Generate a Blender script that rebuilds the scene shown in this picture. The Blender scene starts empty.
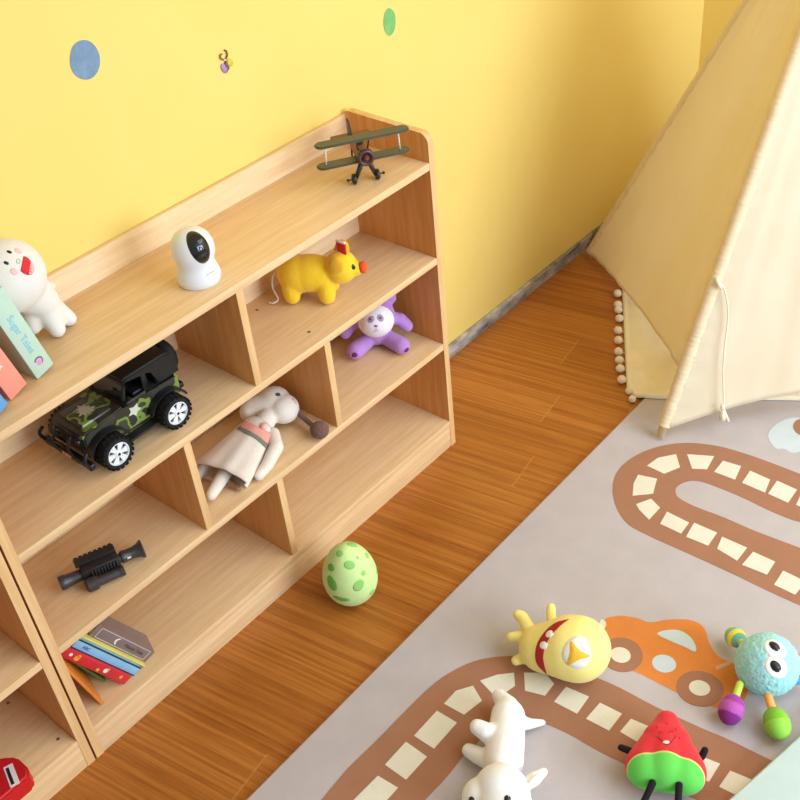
import bpy, bmesh, math, random
from mathutils import Vector, Matrix, noise
from mathutils.bvhtree import BVHTree
random.seed(7)
S = bpy.context.scene
COL = S.collection
PI = math.pi

# ------------------------------------------------------------------ camera
YAW, PITCH, ROLL, FPX = 2.3401, 0.66295, -0.11268, 1072.4
CAM = Vector((-1.66693, -1.68199, 1.87332))
_f = Vector((math.sin(YAW)*math.cos(PITCH), -math.cos(YAW)*math.cos(PITCH), -math.sin(PITCH)))
_r0 = Vector((-math.cos(YAW), -math.sin(YAW), 0))
_u0 = _r0.cross(_f)
_r = math.cos(ROLL)*_r0 + math.sin(ROLL)*_u0
_u = -math.sin(ROLL)*_r0 + math.cos(ROLL)*_u0
cd = bpy.data.cameras.new('camera'); cam = bpy.data.objects.new('camera', cd); COL.objects.link(cam)
cd.sensor_width = 36; cd.lens = FPX/800*36; cd.clip_start = 0.02
cam.matrix_world = Matrix(((_r.x, _u.x, -_f.x, CAM.x), (_r.y, _u.y, -_f.y, CAM.y), (_r.z, _u.z, -_f.z, CAM.z), (0, 0, 0, 1)))
S.camera = cam

def sight(px, py):
    return (_f + (px-400)/FPX*_r - (py-400)/FPX*_u).normalized()
def at(px, py, z=0.0):                 # the place at height z seen at a spot of the photo
    d = sight(px, py); return CAM + d*((z-CAM.z)/d.z)
def aty(px, py, y=0.0):                # the place at distance y from the wall
    d = sight(px, py); return CAM + d*((y-CAM.y)/d.y)

# ------------------------------------------------------------------ materials
def lin(c):
    return tuple(((v/255)/12.92 if v/255 <= .04045 else ((v/255+.055)/1.055)**2.4) for v in c)
def rgba(c): return (*lin(c), 1)

class NT:
    def __init__(self, name):
        self.m = bpy.data.materials.new(name); self.m.use_nodes = True
        self.t = self.m.node_tree; self.b = self.t.nodes['Principled BSDF']
    def n(self, typ, **kw):
        nd = self.t.nodes.new(typ)
        for k, v in kw.items():
            if k.startswith('i_'):
                key = k[2:]; key = int(key) if key.isdigit() else key
                nd.inputs[key].default_value = v
            else: setattr(nd, k, v)
        return nd
    def l(self, a, b): self.t.links.new(a, b)
    def coord(self, scale=(1, 1, 1), kind='Object', rot=(0, 0, 0)):
        tc = self.n('ShaderNodeTexCoord'); mp = self.n('ShaderNodeMapping')
        mp.inputs['Scale'].default_value = scale; mp.inputs['Rotation'].default_value = rot
        self.l(tc.outputs[kind], mp.inputs['Vector']); return mp.outputs['Vector']
    def noise(self, vec, scale, detail=3, rough=.5):
        nd = self.n('ShaderNodeTexNoise'); nd.inputs['Scale'].default_value = scale
        nd.inputs['Detail'].default_value = detail; nd.inputs['Roughness'].default_value = rough
        self.l(vec, nd.inputs['Vector']); return nd.outputs['Fac']
    def ramp(self, fac, stops, interp='LINEAR'):
        nd = self.n('ShaderNodeValToRGB'); cr = nd.color_ramp; cr.interpolation = interp
        while len(cr.elements) < len(stops): cr.elements.new(.5)
        for e, (p, c) in zip(cr.elements, stops):
            e.position = p; e.color = c if len(c) == 4 else (*c, 1)
        self.l(fac, nd.inputs['Fac']); return nd.outputs['Color']
    def math(self, op, a, b=None, c=None):
        nd = self.n('ShaderNodeMath', operation=op)
        for i, v in enumerate((a, b, c)):
            if v is None: continue
            if isinstance(v, (int, float)): nd.inputs[i].default_value = v
            else: self.l(v, nd.inputs[i])
        return nd.outputs[0]
    def mix(self, fac, a, b, mode='MIX'):
        nd = self.n('ShaderNodeMix', data_type='RGBA', blend_type=mode)
        for sock, v in ((nd.inputs[0], fac), (nd.inputs[6], a), (nd.inputs[7], b)):
            if isinstance(v, (int, float)): sock.default_value = v
            elif isinstance(v, tuple): sock.default_value = v if len(v) == 4 else (*v, 1)
            else: self.l(v, sock)
        return nd.outputs[2]
    def bump(self, h, strength=.2, dist=.002):
        nd = self.n('ShaderNodeBump'); nd.inputs['Strength'].default_value = strength
        nd.inputs['Distance'].default_value = dist
        self.l(h, nd.inputs['Height']); self.l(nd.outputs['Normal'], self.b.inputs['Normal'])
    def color(self, c):
        if isinstance(c, tuple): self.b.inputs['Base Color'].default_value = c if len(c) == 4 else (*c, 1)
        else: self.l(c, self.b.inputs['Base Color'])
    def rough(self, r): self.b.inputs['Roughness'].default_value = r

_cache = {}
def plain(name, c, rough=.5, spec=.5, metal=0, var=.06, sc=30):
    if name in _cache: return _cache[name]
    t = NT(name); v = t.coord(); f = t.noise(v, sc, 3)
    a = lin(c); lo = tuple(x*(1-var) for x in a); hi = tuple(min(1, x*(1+var)) for x in a)
    t.color(t.ramp(f, [(.3, lo), (.7, hi)])); t.rough(rough)
    t.b.inputs['Specular IOR Level'].default_value = spec; t.b.inputs['Metallic'].default_value = metal
    _cache[name] = t.m; return t.m
def plush(name, c, fuzz=.5, scale=260, bump=.35, var=.08):
    if name in _cache: return _cache[name]
    t = NT(name); v = t.coord(); f = t.noise(v, scale, 4, .6); g = t.noise(v, 25, 2)
    a = lin(c)
    col = t.ramp(t.math('ADD', t.math('MULTIPLY', f, .6), t.math('MULTIPLY', g, .4)),
                 [(.3, tuple(x*(1-var) for x in a)), (.7, tuple(min(1, x*(1+var)) for x in a))])
    t.color(col); t.rough(.9); t.b.inputs['Specular IOR Level'].default_value = .15
    t.b.inputs['Sheen Weight'].default_value = fuzz*.4; t.b.inputs['Sheen Roughness'].default_value = .5
    t.bump(f, bump, .0015); _cache[name] = t.m; return t.m

def wood(name, axis, light=(238, 204, 160), dark=(222, 182, 132)):
    t = NT(name)
    sc = [9, 9, 9]; sc['xyz'.index(axis)] = .55
    v = t.coord(tuple(sc))
    f = t.noise(v, 9, 5, .55)
    tc = t.n('ShaderNodeTexCoord'); sp = t.n('ShaderNodeSeparateXYZ'); t.l(tc.outputs['Object'], sp.inputs[0])
    cross = sp.outputs[{'x': 1, 'y': 0, 'z': 1}[axis]]
    stave = t.math('FLOOR', t.math('MULTIPLY', cross, 19.0))
    wn = t.n('ShaderNodeTexWhiteNoise', noise_dimensions='1D'); t.l(stave, wn.inputs['W'])
    f2 = t.math('ADD', f, t.math('MULTIPLY', t.math('SUBTRACT', wn.outputs['Value'], .5), .22))
    fine = t.noise(v, 34, 3, .6)
    f3 = t.math('ADD', f2, t.math('MULTIPLY', t.math('SUBTRACT', fine, .5), .3))
    t.color(t.ramp(f3, [(.28, lin(dark)), (.5, lin(tuple((a+b)/2 for a, b in zip(light, dark)))), (.72, lin(light))]))
    t.rough(.42); t.b.inputs['Specular IOR Level'].default_value = .35
    t.bump(fine, .05, .0008)
    return t.m

M_WX, M_WZ_SHADED, M_WY = wood('pine_along', 'x'), wood('pine_upright_shaded', 'z', (222, 160, 94), (203, 135, 70)), wood('pine_across', 'y')  # the upright pine has compartment shade painted into its deeper orange
M_EDGE_LIT = wood('pine_edge_lit', 'z', (234, 196, 146), (218, 172, 116))  # same pine in its lit tone, for the edges of the uprights
M_CAP = plain('wood_plug', (120, 92, 60), .6)

def wall_mat():
    t = NT('yellow_wall_paint'); v = t.coord()
    f = t.noise(v, 3.0, 4); t.color(t.ramp(f, [(.3, lin((236, 205, 112))), (.7, lin((238, 208, 119)))]))
    t.rough(.75); t.b.inputs['Specular IOR Level'].default_value = .25
    t.bump(t.noise(v, 160, 2), .08, .001); return t.m
M_WALL = wall_mat()

def floor_mat():
    t = NT('bamboo_strip_floor')
    tc = t.n('ShaderNodeTexCoord'); sp = t.n('ShaderNodeSeparateXYZ')
    mp = t.n('ShaderNodeMapping'); mp.inputs['Rotation'].default_value = (0, 0, FLOOR_ROT)
    t.l(tc.outputs['Object'], mp.inputs[0]); t.l(mp.outputs[0], sp.inputs[0])
    X, Y = sp.outputs[0], sp.outputs[1]
    plank = t.math('FLOOR', t.math('MULTIPLY', X, 7.6))
    wn = t.n('ShaderNodeTexWhiteNoise', noise_dimensions='1D'); t.l(plank, wn.inputs['W'])
    run = t.math('ADD', t.math('MULTIPLY', Y, 1.05), t.math('MULTIPLY', wn.outputs['Value'], 3.0))
    seg = t.math('FLOOR', run)
    strip = t.math('FLOOR', t.math('MULTIPLY', X, 160.0))
    cmb = t.n('ShaderNodeCombineXYZ'); t.l(strip, cmb.inputs[0]); t.l(seg, cmb.inputs[1])
    wn2 = t.n('ShaderNodeTexWhiteNoise', noise_dimensions='2D'); t.l(cmb.outputs[0], wn2.inputs['Vector'])
    c2 = t.n('ShaderNodeCombineXYZ'); t.l(plank, c2.inputs[0]); t.l(seg, c2.inputs[1])
    wn3 = t.n('ShaderNodeTexWhiteNoise', noise_dimensions='2D'); t.l(c2.outputs[0], wn3.inputs['Vector'])
    m2 = t.n('ShaderNodeMapping'); m2.inputs['Scale'].default_value = (110, 2.6, 1); t.l(mp.outputs[0], m2.inputs[0])
    g = t.noise(m2.outputs[0], 3, 5, .6)
    val = t.math('ADD', t.math('ADD', t.math('MULTIPLY', wn2.outputs['Value'], .22), t.math('MULTIPLY', wn3.outputs['Value'], .12)), t.math('MULTIPLY', g, .66))
    col = t.ramp(val, [(.25, lin((134, 74, 24))), (.5, lin((170, 102, 38))), (.75, lin((194, 126, 56)))])
    fy = t.math('FRACT', run); joint = t.math('LESS_THAN', fy, .004)
    col = t.mix(t.math('MULTIPLY', joint, .35), col, lin((206, 148, 84)))
    t.color(col); t.rough(.36); t.b.inputs['Specular IOR Level'].default_value = .4
    t.bump(g, .06, .001); return t.m
FLOOR_ROT = math.radians(-9)
M_FLOOR = floor_mat()

def base_mat():
    t = NT('worn_marbled_baseboard'); v = t.coord((1, 1, 2.5)); f = t.noise(v, 16, 8, .7); g = t.noise(v, 5, 4, .6)
    k = t.math('ADD', t.math('MULTIPLY', f, .6), t.math('MULTIPLY', g, .4))
    t.color(t.ramp(k, [(.37, lin((52, 50, 50))), (.45, lin((132, 128, 124))), (.55, lin((176, 168, 158))), (.63, lin((206, 198, 188)))]))
    t.rough(.5); return t.m
M_BASE = base_mat()

def canvas_mat():
    t = NT('cream_canvas'); v = t.coord()
    wv = t.noise(v, 700, 2); f = t.noise(v, 8, 3)
    t.color(t.ramp(f, [(.3, lin((248, 236, 214))), (.7, lin((251, 242, 224)))]))
    t.rough(.9); t.b.inputs['Specular IOR Level'].default_value = .1
    t.bump(wv, .12, .0006)
    tr = t.n('ShaderNodeBsdfTranslucent'); tr.inputs['Color'].default_value = rgba((252, 242, 214))
    mx = t.n('ShaderNodeMixShader'); mx.inputs[0].default_value = .50
    out = t.t.nodes['Material Output']
    t.l(t.b.outputs[0], mx.inputs[1]); t.l(tr.outputs[0], mx.inputs[2]); t.l(mx.outputs[0], out.inputs['Surface'])
    return t.m
M_CANVAS = canvas_mat()

def pile(name, c, var=.05):
    t = NT(name); v = t.coord(); f = t.noise(v, 420, 3, .7); g = t.noise(v, 14, 4, .6)
    a = lin(c); k = t.math('ADD', t.math('MULTIPLY', f, .5), t.math('MULTIPLY', g, .5))
    t.color(t.ramp(k, [(.35, tuple(x*(1-var*1.6) for x in a)), (.65, tuple(min(1, x*(1+var)) for x in a))]))
    t.rough(.95); t.b.inputs['Specular IOR Level'].default_value = .1
    t.b.inputs['Sheen Weight'].default_value = .15
    t.bump(f, .35, .002); return t.m
R_GREY, R_BROWN, R_CREAM = pile('rug_grey', (190, 179, 178)), pile('rug_brown', (166, 116, 88)), pile('rug_cream', (228, 220, 200))
R_ORANGE, R_BLUE = pile('rug_orange', (218, 132, 62)), pile('rug_pale_blue', (202, 212, 214))
R_PINK = pile('rug_salmon', (214, 160, 130))

# ------------------------------------------------------------------ object helpers
def link(o, parent=None):
    COL.objects.link(o)
    if parent is not None: o.parent = parent
    return o
def mesh_from(name, bm, mats, parent=None, smooth=False, recalc=True):
    if recalc: bmesh.ops.recalc_face_normals(bm, faces=bm.faces)
    me = bpy.data.meshes.new(name); bm.to_mesh(me); bm.free()
    for m in (mats if isinstance(mats, (list, tuple)) else [mats]): me.materials.append(m)
    if smooth:
        for p in me.polygons: p.use_smooth = True
    return link(bpy.data.objects.new(name, me), parent)
def autosmooth(o, ang=40):
    me = o.data; a = math.radians(ang)
    bm = bmesh.new(); bm.from_mesh(me)
    for f in bm.faces: f.smooth = True
    for e in bm.edges:
        if len(e.link_faces) == 2 and e.calc_face_angle(0) > a: e.smooth = False
    bm.to_mesh(me); bm.free(); return o
def thing(name, label, cat, loc=(0, 0, 0), rotz=0, group=None):
    o = bpy.data.objects.new(name, None); o.empty_display_size = .05; link(o)
    o.matrix_world = Matrix.Translation(Vector(loc)) @ Matrix.Rotation(rotz, 4, 'Z')
    return tag(o, label, cat, group)
def tag(o, label, cat, group=None):
    o['label'] = label; o['category'] = cat
    if group: o['group'] = group
    return o
def mat_of(root):                      # world matrix of a root (identity for None)
    return root.matrix_basis.copy() if root is not None else Matrix()
def bx(bm, lo, hi, mi=0, M=None, bev=0, seg=2):
    c = [(lo[i]+hi[i])/2 for i in range(3)]; s = [abs(hi[i]-lo[i]) for i in range(3)]
    m = Matrix.Translation(c) @ Matrix.Diagonal((*s, 1))
    if M is not None: m = M @ m
    g = bmesh.ops.create_cube(bm, size=1, matrix=m); vs = g['verts']
    fs = {f for v in vs for f in v.link_faces}
    for f in fs: f.material_index = mi
    if bev:
        es = list({e for v in vs for e in v.link_edges})
        r = bmesh.ops.bevel(bm, geom=es, offset=bev, segments=seg, affect='EDGES', profile=.5)
        for f in r['faces']: f.material_index = mi
def box(name, lo, hi, mat, parent=None, bev=.001, M=None, seg=2):
    bm = bmesh.new(); bx(bm, lo, hi, 0, M, bev, seg)
    return autosmooth(mesh_from(name, bm, mat, parent), 35)
def prism(bm, poly, z0, z1, mi=0, M=None):   # extruded outline
    M = M or Matrix()
    a = [bm.verts.new(M @ Vector((p[0], p[1], z0))) for p in poly]
    b = [bm.verts.new(M @ Vector((p[0], p[1], z1))) for p in poly]
    n = len(poly)
    fs = [bm.faces.new(b), bm.faces.new(a[::-1])]
    for i in range(n): fs.append(bm.faces.new((a[i], a[(i+1) % n], b[(i+1) % n], b[i])))
    for f in fs: f.material_index = mi
def lathe(bm, prof, seg=32, mi=0, M=None):   # profile of (radius, z) turned about z
    M = M or Matrix(); rings = []
    for r, z in prof:
        if r < 1e-6: rings.append([bm.verts.new(M @ Vector((0, 0, z)))])
        else: rings.append([bm.verts.new(M @ Vector((r*math.cos(2*PI*i/seg), r*math.sin(2*PI*i/seg), z))) for i in range(seg)])
    for A, B in zip(rings, rings[1:]):
        for i in range(seg):
            j = (i+1) % seg
            if len(A) == 1 and len(B) == 1: continue
            if len(A) == 1: f = bm.faces.new((A[0], B[i], B[j]))
            elif len(B) == 1: f = bm.faces.new((A[i], A[j], B[0]))
            else: f = bm.faces.new((A[i], A[j], B[j], B[i]))
            f.material_index = mi
    return rings
def frame_to(p, q):                    # matrix whose z axis runs from p to q, origin p
    z = (Vector(q)-Vector(p)).normalized()
    return Matrix.Translation(Vector(p)) @ z.to_track_quat('Z', 'Y').to_matrix().to_4x4()
def rod(bm, p, q, r0, r1=None, seg=14, mi=0, cap=True):
    r1 = r0 if r1 is None else r1; L = (Vector(q)-Vector(p)).length
    prof = [(r0, 0), (r1, L)]
    if cap: prof = [(0, 0)] + prof + [(0, L)]
    lathe(bm, prof, seg, mi, frame_to(p, q))
def tube(bm, pts, rad, seg=10, mi=0):
    pts = [Vector(p) for p in pts]; n = len(pts)
    rad = [rad]*n if isinstance(rad, (int, float)) else rad
    up = None; rings = []
    for i, p in enumerate(pts):
        t = (pts[min(i+1, n-1)]-pts[max(i-1, 0)]).normalized()
        if up is None:
            up = t.orthogonal().normalized()
        up = (up - t*up.dot(t)).normalized(); w = t.cross(up)
        rings.append([bm.verts.new(p+(up*math.cos(2*PI*k/seg)+w*math.sin(2*PI*k/seg))*rad[i]) for k in range(seg)])
    for A, B in zip(rings, rings[1:]):
        for k in range(seg):
            f = bm.faces.new((A[k], A[(k+1) % seg], B[(k+1) % seg], B[k])); f.material_index = mi
    bm.faces.new(rings[0][::-1]).material_index = mi; bm.faces.new(rings[-1]).material_index = mi
def catmull(pts, k=6, closed=False):
    pts = [Vector(p) for p in pts]; n = len(pts); out = []
    rng = range(n) if closed else range(n-1)
    for i in rng:
        if closed: p0, p1, p2, p3 = (pts[(i+j-1) % n] for j in range(4))
        else: p0, p1, p2, p3 = pts[max(i-1, 0)], pts[i], pts[i+1], pts[min(i+2, n-1)]
        for s in range(k):
            t = s/k
            out.append(.5*((2*p1)+(p2-p0)*t+(2*p0-5*p1+4*p2-p3)*t*t+(3*p1-p0-3*p2+p3)*t**3))
    if not closed: out.append(pts[-1])
    return out
def ell(bm, c, r, R=None, sub=3):
    m = Matrix.Translation(Vector(c))
    if R is not None: m = m @ R.to_4x4()
    r = (r, r, r) if isinstance(r, (int, float)) else r
    bmesh.ops.create_icosphere(bm, subdivisions=sub, radius=1, matrix=m @ Matrix.Diagonal((*r, 1)))
def chain(bm, pts, rad):               # spheres swept along a path
    for (p, r0), (q, r1) in zip(zip(pts, rad), zip(pts[1:], rad[1:])):
        p, q = Vector(p), Vector(q); L = (q-p).length; n = max(2, int(L/(min(r0, r1)*.28))+1)
        for i in range(n+1):
            t = i/n; ell(bm, p.lerp(q, t), r0+(r1-r0)*t, sub=2 if max(r0, r1) < .026 else 4)
def blob(name, bm, mats, parent=None, voxel=.0035, smooth=6, post=None):
    me = bpy.data.meshes.new('tmp'); bm.to_mesh(me); bm.free()
    o = bpy.data.objects.new('tmp', me); COL.objects.link(o)
    md = o.modifiers.new('r', 'REMESH'); md.mode = 'VOXEL'; md.voxel_size = voxel
    ms = o.modifiers.new('s', 'SMOOTH'); ms.factor = .5; ms.iterations = smooth
    dg = bpy.context.evaluated_depsgraph_get()
    new = bpy.data.meshes.new_from_object(o.evaluated_get(dg))
    bpy.data.objects.remove(o); bpy.data.meshes.remove(me)
    new.name = name; new.materials.clear()
    for m in (mats if isinstance(mats, (list, tuple)) else [mats]): new.materials.append(m)
    for p in new.polygons: p.use_smooth = True; p.material_index = 0
    if post:
        for v in new.vertices: v.co = post(v.co)
    return link(bpy.data.objects.new(name, new), parent)

class Skin:                            # places flat sewn-on patches on a surface
    def __init__(self, o, root):
        self.root = root; self.M = mat_of(root); self.Mi = self.M.inverted()
        me = o.data
        self.t = BVHTree.FromPolygons([v.co.copy() for v in me.vertices], [tuple(p.vertices) for p in me.polygons])
    def hit(self, px, py):
        o = self.Mi @ CAM; d = (self.Mi.to_3x3() @ sight(px, py)).normalized()
        h = self.t.ray_cast(o, d)
        if h[0] is None:
            n = self.t.find_nearest(o + d*((Vector((0, 0, .05))-o).dot(d)))
            return n[0], n[1]
        return h[0], h[1]
    def put(self, p, n):
        h = self.t.ray_cast(p + n*.03, -n, .08)
        if h[0] is None: h = self.t.find_nearest(p)
        return h[0]
    def frame(self, a, b):
        p, n = self.hit(*a); q, _ = self.hit(*b)
        # steady normal: mean of hits around
        u = q-p; u = (u-n*u.dot(n)).normalized(); return p, u, n.cross(u), n
    def disc(self, name, a, b, ru, rv, mat, bulge=.0015, parent=None, rings=5, seg=28, shape=None):
        p, u, v, n = self.frame(a, b); bm = bmesh.new()
        c = bm.verts.new(self.put(p, n)+n*bulge); prev = None
        for k in range(1, rings+2):
            t = min(k/rings, 1.0); ring = []
            lift = bulge*(1-t*t)+.0006 if k <= rings else -.002
            for i in range(seg):
                a_ = 2*PI*i/seg
                s = shape(a_) if shape else 1
                q = p + u*(ru*t*s*math.cos(a_)) + v*(rv*t*s*math.sin(a_))
                ring.append(bm.verts.new(self.put(q, n)+n*lift))
            for i in range(seg):
                j = (i+1) % seg
                if prev is None: bm.faces.new((c, ring[i], ring[j]))
                else: bm.faces.new((prev[i], ring[i], ring[j], prev[j]))
            prev = ring
        return mesh_from(name, bm, mat, parent or self.root, True)
    def strip(self, name, A, B, mat, nv=5, lift=.0012, parent=None, k=8):   # patch between two pixel curves
        A = catmull([(x, y, 0) for x, y in A], k); B = catmull([(x, y, 0) for x, y in B], k)
        bm = bmesh.new(); rows = []
        for a, b in zip(A, B):
            row = []
            for j in range(nv+1):
                c = a.lerp(b, j/nv); p, n = self.hit(c.x, c.y); row.append(bm.verts.new(p+n*lift))
            rows.append(row)
        for r, s in zip(rows, rows[1:]):
            for j in range(nv):
                bm.faces.new((r[j], s[j], s[j+1], r[j+1]))
        bmesh.ops.remove_doubles(bm, verts=bm.verts, dist=1e-6)
        o = mesh_from(name, bm, mat, parent or self.root, True)
        o.modifiers.new('thick', 'SOLIDIFY').thickness = .0008
        return o
    def line(self, name, pts, r, mat, parent=None, k=6):
        bm = bmesh.new(); P = []
        for c in catmull([(x, y, 0) for x, y in pts], k):
            p, n = self.hit(c.x, c.y); P.append(p+n*r*.3)
        tube(bm, P, r, 6); return mesh_from(name, bm, mat, parent or self.root, True)

def lettering(name, text, size, M, mat, parent=None, depth=.0003):
    cu = bpy.data.curves.new('txt', 'FONT'); cu.body = text; cu.size = size; cu.align_x = 'CENTER'; cu.align_y = 'CENTER'
    cu.extrude = depth
    o = bpy.data.objects.new('txt', cu); COL.objects.link(o)
    dg = bpy.context.evaluated_depsgraph_get()
    me = bpy.data.meshes.new_from_object(o.evaluated_get(dg)); bpy.data.objects.remove(o)
    me.transform(M); me.materials.clear(); me.materials.append(mat); me.name = name
    return link(bpy.data.objects.new(name, me), parent)

# ------------------------------------------------------------------ the room
def struct(o): o['kind'] = 'structure'; return o
WX = 1.77
struct(box('floor', (-3.6, -4.2, -.08), (WX+.12, .12, 0), M_FLOOR, bev=0))
struct(box('wall_back', (-3.6, 0, 0), (WX+.12, .12, 2.7), M_WALL, bev=0))
struct(box('wall_right', (WX, -4.2, 0), (WX+.12, 0, 2.7), M_WALL, bev=0))
M_CEIL = plain('ceiling_white', (240, 238, 232), .9)
struct(box('ceiling', (-3.6, -4.2, 2.7), (WX+.12, .12, 2.8), M_CEIL, bev=0))
struct(box('baseboard_back', (-3.6, -.012, 0), (WX, 0, .043), M_BASE, bev=.003))
struct(box('baseboard_right', (WX-.012, -4.2, 0), (WX, -.012, .043), M_BASE, bev=.003))

# ------------------------------------------------------------------ shelf units
D, H, T = .2566, .8954, .018
Z1, Z2, Z3, ZB = .8228, .5809, .3337, .0852
def shade_sides(o):                         # shade painted as deeper orange on an upright's wide sides, lit tone on its edges
    for p in o.data.polygons: p.material_index = 0 if abs(p.normal.x) > .9 else 1
    return o
def shelf_unit(label, off):
    root = thing('toy_shelf', label, 'shelf', (off-.6, -.13, 0))
    o = Vector((.6, .13, 0))
    def bo(name, lo, hi, mat, bev=.0012):
        return box(name, Vector(lo)+o, Vector(hi)+o, mat, root, bev)
    yb, yf = -.013, -D
    for x0 in (-1.2, -T):
        R = .024; zf = H-.006
        pts = [(yb, 0), (yf, 0)]
        for i in range(9):
            a = PI + (-PI/2)*i/8
            pts.append((yf+R+R*math.cos(a), zf-R+R*math.sin(a)))
        for i in range(5):
            a = PI/2 - PI/2*i/4
            pts.append((yb-.008+.008*math.cos(a), H-.008+.008*math.sin(a)))
        bm = bmesh.new()
        M = Matrix.Translation(o) @ Matrix(((0, 0, 1, x0), (1, 0, 0, 0), (0, 1, 0, 0), (0, 0, 0, 1)))
        prism(bm, pts, 0, T, 0, M)
        es = [e for e in bm.edges if len(e.link_faces) == 2 and e.calc_face_angle(0) > 1.2 and abs((e.verts[0].co-e.verts[1].co).x) < 1e-5]
        bmesh.ops.bevel(bm, geom=es, offset=.002, segments=2, affect='EDGES')
        shade_sides(autosmooth(mesh_from('side_panel', bm, [M_WZ_SHADED, M_EDGE_LIT], root), 35))
    xl, xr = -1.2+T, -T
    for z in (Z1, Z2, Z3): bo('shelf_board', (xl, yf, z-T), (xr, yb-.001, z), M_WX)
    bo('base_board', (xl, yf, ZB-T), (xr, yb-.001, ZB), M_WX)
    bo('kick_board', (xl, yf+.0008, 0), (xr, yf+.018, ZB-T-.0004), M_WX)
    box('back_panel', Vector((-1.2, yb, 0))+o, Vector((0, -.001, H-.012))+o, M_WX, root, .001)
    for x, zt, zb in ((-.6, Z1, Z2), (-.4, Z2, Z3), (-.8, Z2, Z3), (-.6, Z3, ZB)):
        x += .0015
        shade_sides(bo('divider', (x-T/2, yf+.0005, zb), (x+T/2, yb-.001, zt-T), [M_WZ_SHADED, M_EDGE_LIT]))
    return root
shelf = shelf_unit('long light pine toy shelf holding the jeep, pig, bear and biplane', 0)
shelf2 = shelf_unit('pine shelf cut off at the left edge, with a red box inside', -1.2045)
# small plugged screw holes in the pine boards
def plugs(root, spots):
    Mi = mat_of(root).inverted()
    for px, py, z in spots:
        bm = bmesh.new(); lathe(bm, [(0, .0006), (.0036, .0006), (.0042, -.001)], 12, 0, Matrix.Translation(Mi @ at(px, py, z)))
        mesh_from('screw_plug', bm, M_CAP, root)
plugs(shelf, [(257, 310, Z2), (309, 332, Z2)])
plugs(shelf2, [(8, 703, ZB), (58, 739, ZB)])

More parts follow.
